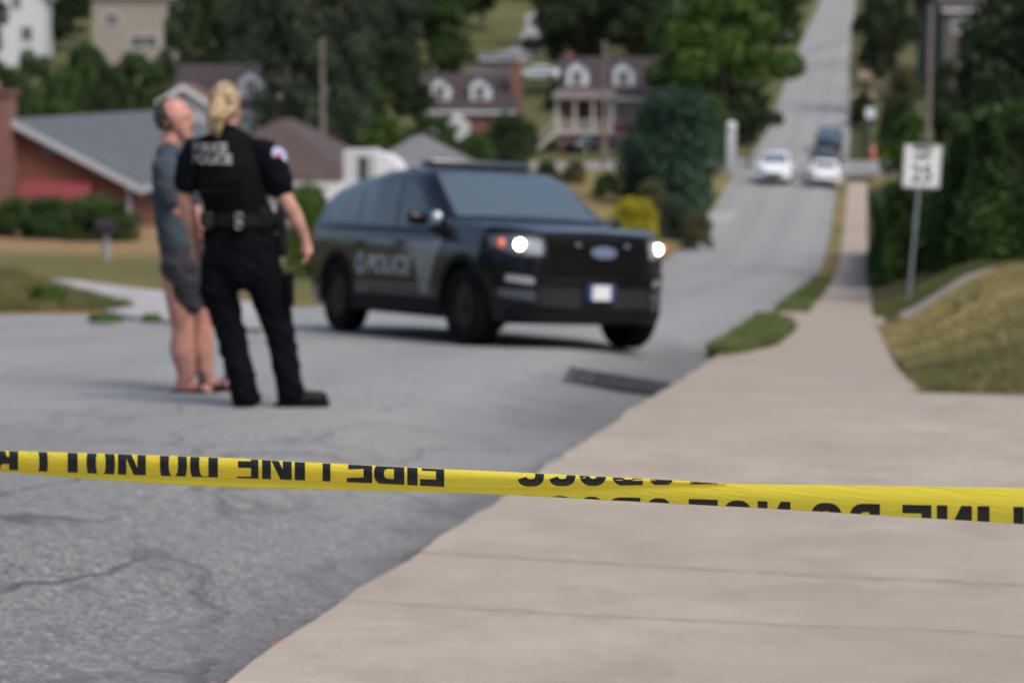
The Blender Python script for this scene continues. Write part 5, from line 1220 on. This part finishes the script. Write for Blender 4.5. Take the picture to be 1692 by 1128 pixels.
def cloud(rs, clumps, n, shell=.5):
    cl = np.array(clumps); w = (cl[:, 3]*cl[:, 4]); w = w/w.sum(); idx = rs.choice(len(cl), n, p=w); c = cl[idx]
    d = rs.randn(n, 3); d /= np.linalg.norm(d, axis=1)[:, None]; r = rs.uniform(0, 1, n)**(1/3)*(1-shell)+shell*rs.uniform(.75, 1.08, n)
    return c[:, :3]+d*r[:, None]*np.stack([c[:, 3], c[:, 3], c[:, 4]], 1)
def variant(kind, seed):
    rs = np.random.RandomState(seed); cl = []
    if kind == 'broad':                  # 10 high, about 8 wide
        for k in range(46):
            a, h = rs.uniform(0, 6.283), rs.uniform(0, 1); R_ = 3.3*math.sin(math.pi*(.12+.80*h))**.7*rs.uniform(.35, 1.0)
            r = rs.uniform(.65, 1.35)*(1.15-.4*h); cl.append((R_*math.cos(a), R_*math.sin(a), 2.9+6.1*h, r, r*.75))
        n, sz, th = 13000, .18, 4.2
    elif kind == 'tall':                 # 10 high, about 5 wide, loose drooping sprays
        for k in range(60):
            a, h = rs.uniform(0, 6.283), rs.uniform(0, 1); R_ = 2.0*(1-.55*h)*rs.uniform(.2, 1.0)
            r = rs.uniform(.35, .7); cl.append((R_*math.cos(a), R_*math.sin(a), 1.9+7.6*h, r, r*1.5))
        n, sz, th = 10000, .14, 8.5
    elif kind == 'spruce':
        for k in range(300):
            h = rs.uniform(0, 1)**1.15; a = rs.uniform(0, 6.283); R_ = (2.35*min(1, (h+.12)*4)**.5*(1-h)**.45+.1)*rs.uniform(.5, 1.0); r = .28+.35*(1-h)
            cl.append((R_*math.cos(a), R_*math.sin(a), .7+9.0*h, r, r*.55))
        n, sz, th = 24000, .15, 9
    elif kind == 'bush':                 # 1 high, 1 wide
        for k in range(60):
            a, h = rs.uniform(0, 6.283), rs.uniform(0, 1); R_ = .42*math.sqrt(max(0, 1-(h*.92)**2))*rs.uniform(.3, 1)**.6; r = rs.uniform(.12, .2)
            cl.append((R_*math.cos(a), R_*math.sin(a), .10+.72*h, r, r))
        n, sz, th = 11000, .030, .3
    C = cloud(rs, cl, n); V, Q = quads(rs, C, sz); me = npmesh('crown', V, Q, LM['mid'])
    tm = MB()
    if kind == 'bush':
        for k in range(5): a = k*1.26; tm.tube([(0, 0, 0), (.12*math.cos(a), .12*math.sin(a), .25), (.25*math.cos(a), .25*math.sin(a), .55)], [.02, .013, .006], 6)
    else:
        tm.tube([(0, 0, -.3), (.02, 0, .3), (.08, .03, th*.5), (0, .05, th), (.05, 0, th+1.2)], [.34, .24, .19, .12, .05], 10)
        for k in range(9 if kind != 'spruce' else 0):
            a = rs.uniform(0, 6.283); z0 = th*rs.uniform(.45, .95); L = rs.uniform(1.6, 2.8)*(.5 if kind == 'tall' else 1); tm.tube([(0, 0, z0), (L*.5*math.cos(a), L*.5*math.sin(a), z0+L*.5), (L*math.cos(a), L*math.sin(a), z0+L*.95)], [.10, .065, .025], 6)
    to = tm.build('trunk', BARK, None, smooth=True); tme = to.data; bpy.data.objects.remove(to); return me, tme
VAR = {}
def getvar(kind, i):
    k = (kind, i % 3)
    if k not in VAR: VAR[k] = variant(kind, 11+7*k[1]+len(kind))
    return VAR[k]
_tc = [0]
WID = {'broad': 8.2, 'tall': 5.2, 'spruce': 5.6, 'bush': 1.0}
def tree(px, top, D, wpx, kind, col, label, name=None, cat=None, group=None, sink=.0):
    i = _tc[0]; _tc[0] += 1; g = atD(px, D); s = F/D; ht = P(px, top, D).z-g.z+sink; g.z -= sink
    w = wpx/s; base = 1.0 if kind == 'bush' else 9.8; sx, sz = w/WID[kind], ht/base
    nm = name or {'bush': 'shrub', 'spruce': 'spruce_tree'}.get(kind, 'leafy_tree')
    root = empty(nm, g, i*2.1, label, cat or ('shrub' if kind == 'bush' else 'tree'), group)
    root.scale = (sx, sx, sz)
    me, tme = getvar(kind, i); c = link('crown' if kind != 'bush' else 'foliage', me, root); c.material_slots[0].link = 'OBJECT'; c.material_slots[0].material = LM[col]
    link('trunk' if kind != 'bush' else 'stems', tme, root); return root
def hedge(u0, u1, v0, v1, h, label, name='hedge', n=26000, size=.07, col='hedge', seed=1, group=None):
    rs = np.random.RandomState(seed); um, vm = (u0+u1)/2, (v0+v1)/2; x0, y0 = uv2xy(um, vm); z0 = float(H(um, vm))
    # leaves over the faces of a slightly bulging block and some inside
    t = rs.uniform(0, 1, n); u = rs.uniform(u0, u1, n); v = rs.uniform(v0, v1, n); z = rs.uniform(0, 1, n); f = rs.randint(0, 5, n)
    dep = np.abs(rs.randn(n))*.12
    u = np.where(f == 0, u0+dep, u); v = np.where((f == 1) | (f == 3), v0+dep, v); z = np.where(f == 2, 1-dep*.3, z); v = np.where(f == 4, v1-dep, v)
    bul = .22*np.sin(u*1.7+z*3)+.16*np.sin(u*4.1+1+z*7)+.12*np.sin(v*3.3+z*5)
    hh = h*(1+.07*np.sin(u*.9)+.05*np.sin(u*2.3+v*1.7)+.03*np.sin(v*5.0))
    v = v+np.where((f == 1) | (f == 3), -bul, 0); u = u+np.where(f == 0, -bul, 0)
    x, y = uv2xy(u, v); C = np.stack([x-x0, y-y0, H(u, v)-z0+z*hh+.02], 1)+rs.randn(n, 3)*.035
    V, Q = quads(rs, C, size); me = npmesh('foliage', V, Q, LM[col])
    root = empty(name, (x0, y0, z0), 0, label, 'hedge', group); link('foliage', me, root)
    core = MB(); i_ = .30
    vs = [];
    for uu in (u0+i_, u1-i_):
        for vv in (v0+i_, v1-i_):
            X, Y = uv2xy(uu, vv); b = float(H(uu, vv))-z0
            for zz in (0, h*.86): vs.append((X-x0, Y-y0, b+zz))
    core.add(vs, [(0, 1, 3, 2), (4, 6, 7, 5), (0, 4, 5, 1), (2, 3, 7, 6), (0, 2, 6, 4), (1, 5, 7, 3)]); core.build('twigs', mat('hedge twigs', (.014, .028, .008), .95, noise=.5, nscale=8, bump=1, bscale=12), root)
    return root
hedge(38, 50, 1.95, 10, 3.0, 'tall dark clipped hedge filling the right edge behind the speed sign', n=70000, size=.075, seed=3)
hedge(52, 84, .62, 4.5, 2.55, 'lower dark hedge running along the walk left of the speed sign', n=46000, size=.09, seed=5)
T = tree
T(1502, 176, 63, 112, 'broad', 'bright', 'light green shrub standing above the hedge behind the speed sign', 'tall_shrub', 'shrub')
T(1690, -90, 64, 270, 'broad', 'dark', 'big dark tree above the hedge at the right edge')
T(1735, -60, 58, 300, 'broad', 'dark', 'dark tree cut off by the right edge of the picture')
T(1690, 60, 74, 220, 'broad', 'mid', 'dim green tree in front of the trunks at the right edge')
T(1462, -70, 172, 100, 'broad', 'dark', 'dark tree right of the street near the top of the hill')
T(1545, -110, 205, 130, 'broad', 'dark', 'dark tree over the roof of the dark house')
T(1595, -60, 235, 150, 'broad', 'mid', 'tree behind the dark house on the right')
T(1575, 95, 120, 120, 'broad', 'dark', 'dark low tree behind the thick utility pole')
T(1478, 150, 140, 74, 'bush', 'dark', 'dark shrub right of the small pale sign on the slope')
T(1432, 62, 215, 40, 'bush', 'mid', 'small green shrub on the slope beside the upper stone wall')
T(1488, 104, 180, 60, 'bush', 'olive', 'dull olive shrub on the slope between the stone walls')
T(1420, 150, 165, 44, 'bush', 'dark', 'dark shrub at the right kerb of the far street')
T(1420, 20, 260, 40, 'bush', 'dark', 'dark shrub at the right kerb near the top of the hill')
T(1195, -20, 136, 250, 'broad', 'bright', 'big bright green tree left of the far street', None)
T(1118, 5, 152, 170, 'broad', 'mid', 'mid green tree left of the big bright tree')
T(1272, -60, 205, 130, 'broad', 'mid', 'tree at the left kerb near the top of the hill')
T(1235, 130, 128, 110, 'broad', 'dark', 'dark low tree under the big bright green tree')
T(1165, 150, 124, 90, 'bush', 'mid', 'leafy shrub between the evergreen and the big bright tree')
T(1108, 128, 100, 172, 'bush', 'blue', 'full rounded dark evergreen tree left of the street', 'evergreen_tree', 'tree')
T(962, -70, 195, 200, 'broad', 'dark', 'dark tree right of the small hill road')
T(1050, -60, 190, 150, 'broad', 'dark', 'dark tree behind the roof of the tall brick house')
T(925, -110, 245, 110, 'broad', 'dark', 'dark tree at the bend of the small hill road')
T(800, -80, 262, 130, 'broad', 'dark', 'dark tree left of the top of the small hill road')
T(712, -80, 208, 170, 'broad', 'mid', 'leafy tree left of the small hill road above the cottage')
T(648, -60, 190, 140, 'broad', 'grey', 'grey green tree behind the left end of the cottage')
T(748, 40, 196, 80, 'broad', 'mid', 'smaller leafy tree just above the cottage roof')
T(655, 60, 165, 90, 'broad', 'dark', 'dark low tree left of the cottage')
T(560, -90, 118, 190, 'tall', 'grey', 'tall drooping grey green tree right of the bare utility pole')
T(480, -90, 112, 190, 'tall', 'grey', 'tall drooping grey green tree left of the bare utility pole')
T(420, -70, 140, 150, 'tall', 'grey', 'grey green tree above the roof of the white dormered house')
T(350, -60, 152, 150, 'broad', 'dark', 'dark tree above the man on the hill')
T(300, 40, 130, 90, 'broad', 'dark', 'dark low tree right of the beige house')
T(232, 78, 108, 130, 'broad', 'mid', 'green tree below the beige house behind the grey roof')
T(150, 62, 101, 130, 'broad', 'mid', 'green tree behind the ridge of the grey roof')
T(70, 78, 98, 120, 'broad', 'mid', 'green tree behind the chimney of the low brick house')
T(5, 90, 92, 90, 'broad', 'dark', 'dark tree at the left edge behind the chimney')
T(128, -70, 212, 100, 'broad', 'dark', 'dark tree between the white and beige houses on the hill')
T(190, 92, 94, 90, 'broad', 'dark', 'small dark tree over the middle of the grey roof')
T(-20, -60, 170, 90, 'broad', 'dark', 'dark tree crossing the white house at the left edge')
T(640, 190, 112, 110, 'broad', 'bright', 'bright green bush left of the grey hipped roof', 'bush', 'bush')
T(722, 186, 110, 110, 'broad', 'mid', 'green bush behind the peak of the grey hipped roof', 'bush', 'bush')
T(782, 214, 104, 78, 'bush', 'mid', 'green bush right of the grey hipped roof')
T(838, 178, 116, 88, 'bush', 'dark', 'dark round bush below the chimney of the cottage')
T(512, 296, 42, 92, 'bush', 'bright', 'bright green bush between the officer and the patrol SUV')
T(560, 330, 43, 70, 'bush', 'hedge', 'dark green bush behind the rear of the patrol SUV')
T(1045, 319, 74, 96, 'bush', 'yellow', 'round golden yellow bush above the far fender of the patrol SUV')
T(1116, 318, 88, 62, 'bush', 'grey', 'grey green shrub right of the golden bush')
T(1152, 345, 84, 56, 'bush', 'olive', 'brownish shrub at the foot of the evergreen')
T(1075, 290, 90, 60, 'bush', 'olive', 'olive shrub behind the golden bush')
T(905, 262, 104, 46, 'bush', 'dark', 'small dark shrub on the lawn below the brick stair')
T(1000, 282, 100, 50, 'bush', 'mid', 'small green shrub left of the golden bush')
T(950, 262, 112, 40, 'bush', 'olive', 'small olive shrub on the slope under the parked dark car')
T(885, 60, 232, 70, 'broad', 'dark', 'dark leafy tree just right of the hill road bend')
T(690, 130, 168, 70, 'broad', 'dark', 'low dark tree touching the left end of the cottage roof')
T(610, 120, 150, 90, 'broad', 'mid', 'mid green tree behind the bright green bush')
T(565, 165, 120, 80, 'bush', 'dark', 'dark shrub behind the brown hipped roof')
T(925, 128, 185, 60, 'bush', 'dark', 'dark shrub against the left end of the tall brick house')
T(865, 195, 150, 56, 'bush', 'dark', 'dark shrub between the cottage chimney and the stair')
T(95, 20, 205, 110, 'broad', 'dark', 'dark tree below the white house on the hill')
T(22, 322, 60, 80, 'bush', 'mid', 'round clipped green bush at the left edge before the brick wall')
T(75, 319, 59, 90, 'bush', 'mid', 'round clipped green bush under the red awning')
T(165, 319, 58, 130, 'bush', 'mid', 'wide clipped green bush under the right half of the brick gable')
# woodland over the top of the hill: one mass
def woodland(name, pick, count, seed, leaves=380, size=.6, col='dark'):
    rs = np.random.RandomState(seed); VV, QQ, b, k = [], [], 0, 0
    while k < count:
        u, v = pick(rs)
        if u is None: continue
        k += 1; x, y = uv2xy(u, v); z = float(H(u, v)); r = rs.uniform(3.5, 6); h = rs.uniform(8, 13); cl = []
        for j in range(9): a = rs.uniform(0, 6.28); q = r*rs.uniform(.2, .8); cl.append((x+q*math.cos(a), y+q*math.sin(a), z+h*rs.uniform(.12, .85), r*.5, r*.45))
        V, Q = quads(rs, cloud(rs, cl, leaves), size); VV.append(V); QQ.append(Q+b); b += len(V)
    me = npmesh(name, np.concatenate(VV), np.concatenate(QQ), LM[col]); return tag(link(name, me), None, None, None, 'stuff')
def far_pick(rs):
    u = rs.uniform(165, 430); v = rs.uniform(-150, -14) if rs.rand() < .75 else rs.uniform(6, 100)
    x, y = uv2xy(u, v); px = 846+F*x/y
    if u < 310 and 745 < px < 925: return None, None          # the hill road
    if u < 218 and not (330 < px < 640) and not px > 1700: return None, None
    if u < 250 and 1250 < px < 1480: return None, None
    if u < 190 and 500 < px < 660: return None, None
    return u, v
woodland('woodland', far_pick, 430, 5)
def unseen_pick(rs):                       # unseen trees behind and beside the viewer, added to darken reflections and fill
    if rs.rand() < .5: return rs.uniform(-90, -28), rs.uniform(-110, 110)
    return rs.uniform(-30, 24), (rs.uniform(-75, -30) if rs.rand() < .5 else rs.uniform(20, 60))
woodland('woodland', unseen_pick, 150, 8, 420, .5)  # added out of view to dim the light on car and people
# short grass: blades on the bank, the verge and the corner by the drive
def blades(name, pts_fn, n, h, seed, cols=((.05, .085, .02), (.20, .16, .07))):
    rs = np.random.RandomState(seed); x, y = pts_fn(rs, n); u, v = xy2uv(x, y); z = H(u, v)+.005
    a = rs.uniform(0, 6.283, len(x)); hh = h*rs.uniform(.5, 1.4, len(x)); w = .0035*(1+np.hypot(x, y)/14); L = rs.randn(len(x), 2)*hh[:, None]*.45
    B0 = np.stack([x-w*np.cos(a), y-w*np.sin(a), z], 1); B1 = np.stack([x+w*np.cos(a), y+w*np.sin(a), z], 1); Tt = np.stack([x+L[:, 0], y+L[:, 1], z+hh], 1)
    V = np.stack([B0, B1, Tt], 1).reshape(-1, 3)
    m = leafmat(name+' blades', *cols, sc=1.0, tr=.3); me = npmesh(name, V, np.arange(len(V)).reshape(-1, 3), m); return tag(link(name, me), None, None, None, 'stuff')
def area(u0, u1, f0, f1):
    def fn(rs, n):
        u = rs.uniform(u0, u1, n); a, b = f0(u), f1(u); v = a+(b-a)*rs.uniform(0, 1, n); return uv2xy(u, v)
    return fn
def edge_r(u): return np.interp(u, [15.6, 19, 26, 33, 50], [.48, .41, .29, .23, .22])
blades('grass', area(15.55, 20, edge_r, lambda u: 5.5+0*u), 60000, .085, 1, ((.085, .11, .04), (.28, .24, .10)))
blades('grass', area(18, 28.6, edge_r, lambda u: 5.5+0*u), 90000, .08, 6, ((.17, .17, .06), (.50, .39, .18)))
blades('grass', area(32.4, 38.2, edge_r, lambda u: 5+0*u), 26000, .09, 7, ((.05, .085, .02), (.16, .16, .05)))
blades('grass', area(20.6, 31, lambda u: -1.56+0*u, lambda u: np.interp(u, [20.4, 21.2, 23, 27, 29.5, 31.2], [-1.43, -1.22, -.96, -.88, -1.05, -1.36])), 22000, .10, 2, ((.06, .12, .028), (.19, .21, .07)))
blades('grass', area(34.2, 60, lambda u: -1.46+0*u, lambda u: -.88+0*u), 16000, .09, 3, ((.06, .12, .028), (.19, .21, .07)))
def wedge(rs, n):
    u = rs.uniform(23.6, 38, n); vl = np.interp(u, [23.4, 24.7, 26, 38], [-11.0, -9.7, -9.9, -17.0]); return uv2xy(u, vl-rs.uniform(0, 1, n)**1.5*6)
blades('grass', wedge, 30000, .10, 4, ((.05, .08, .02), (.22, .17, .07)))
def tufts():
    for k, (px, py, wp, hp, lab) in enumerate(((78, 505, 55, 36, 'clump of tall green weeds on the corner of grass at the left edge'), (250, 532, 30, 14, 'little tuft of weeds on the asphalt left of the man'), (175, 532, 60, 14, 'low weeds at the tip of the grass corner'))):
        g = ground(px, py); s = F/g.y; rs = np.random.RandomState(k); n = 260; a = rs.uniform(0, 6.283, n); r = wp/s/2*np.sqrt(rs.uniform(0, 1, n)); x = r*np.cos(a); y = r*np.sin(a)
        z = np.array([Hxy(g.x+p, g.y+q)-g.z for p, q in zip(x, y)]); h = hp/s*rs.uniform(.5, 1.1, n); B = np.stack([x, y, z], 1); d = np.stack([np.cos(a+1.5), np.sin(a+1.5), 0*a], 1)*.018
        tip = B+np.stack([rs.randn(n)*h*.3, rs.randn(n)*h*.3, h], 1); mid = (B+tip)/2+np.stack([0*h, 0*h, h*.1], 1)
        V = np.stack([B-d*.4, B+d*.4, mid+d, tip, mid-d], 1).reshape(-1, 3); me = npmesh('weeds', V, np.arange(5*n).reshape(n, 5), LM['bright']); tag(link('weeds', me, None, g), lab, 'weeds')
tufts()
# leaf litter and grit caught along the edge of the concrete
def litter():
    rs = np.random.RandomState(9); n = 520; u = 3.6+rs.uniform(0, 1, n)**1.6*19; v = -1.47-np.abs(rs.randn(n))*.02; x, y = uv2xy(u, v)
    keep = np.sin(u*3.1)+np.sin(u*7.7+1)+rs.randn(n)*.5 > .5; x, y, u, v = x[keep], y[keep], u[keep], v[keep]
    C = np.stack([x, y, H(u, v)-.035+rs.uniform(.003, .022, len(x))], 1); V, Q = quads(rs, C, .011)
    me = npmesh('leaf_litter', V, Q, mat('dead leaf', (.34, .15, .05), .9, noise=.5, nscale=30)); tag(link('leaf_litter', me), None, None, None, 'stuff')
litter()
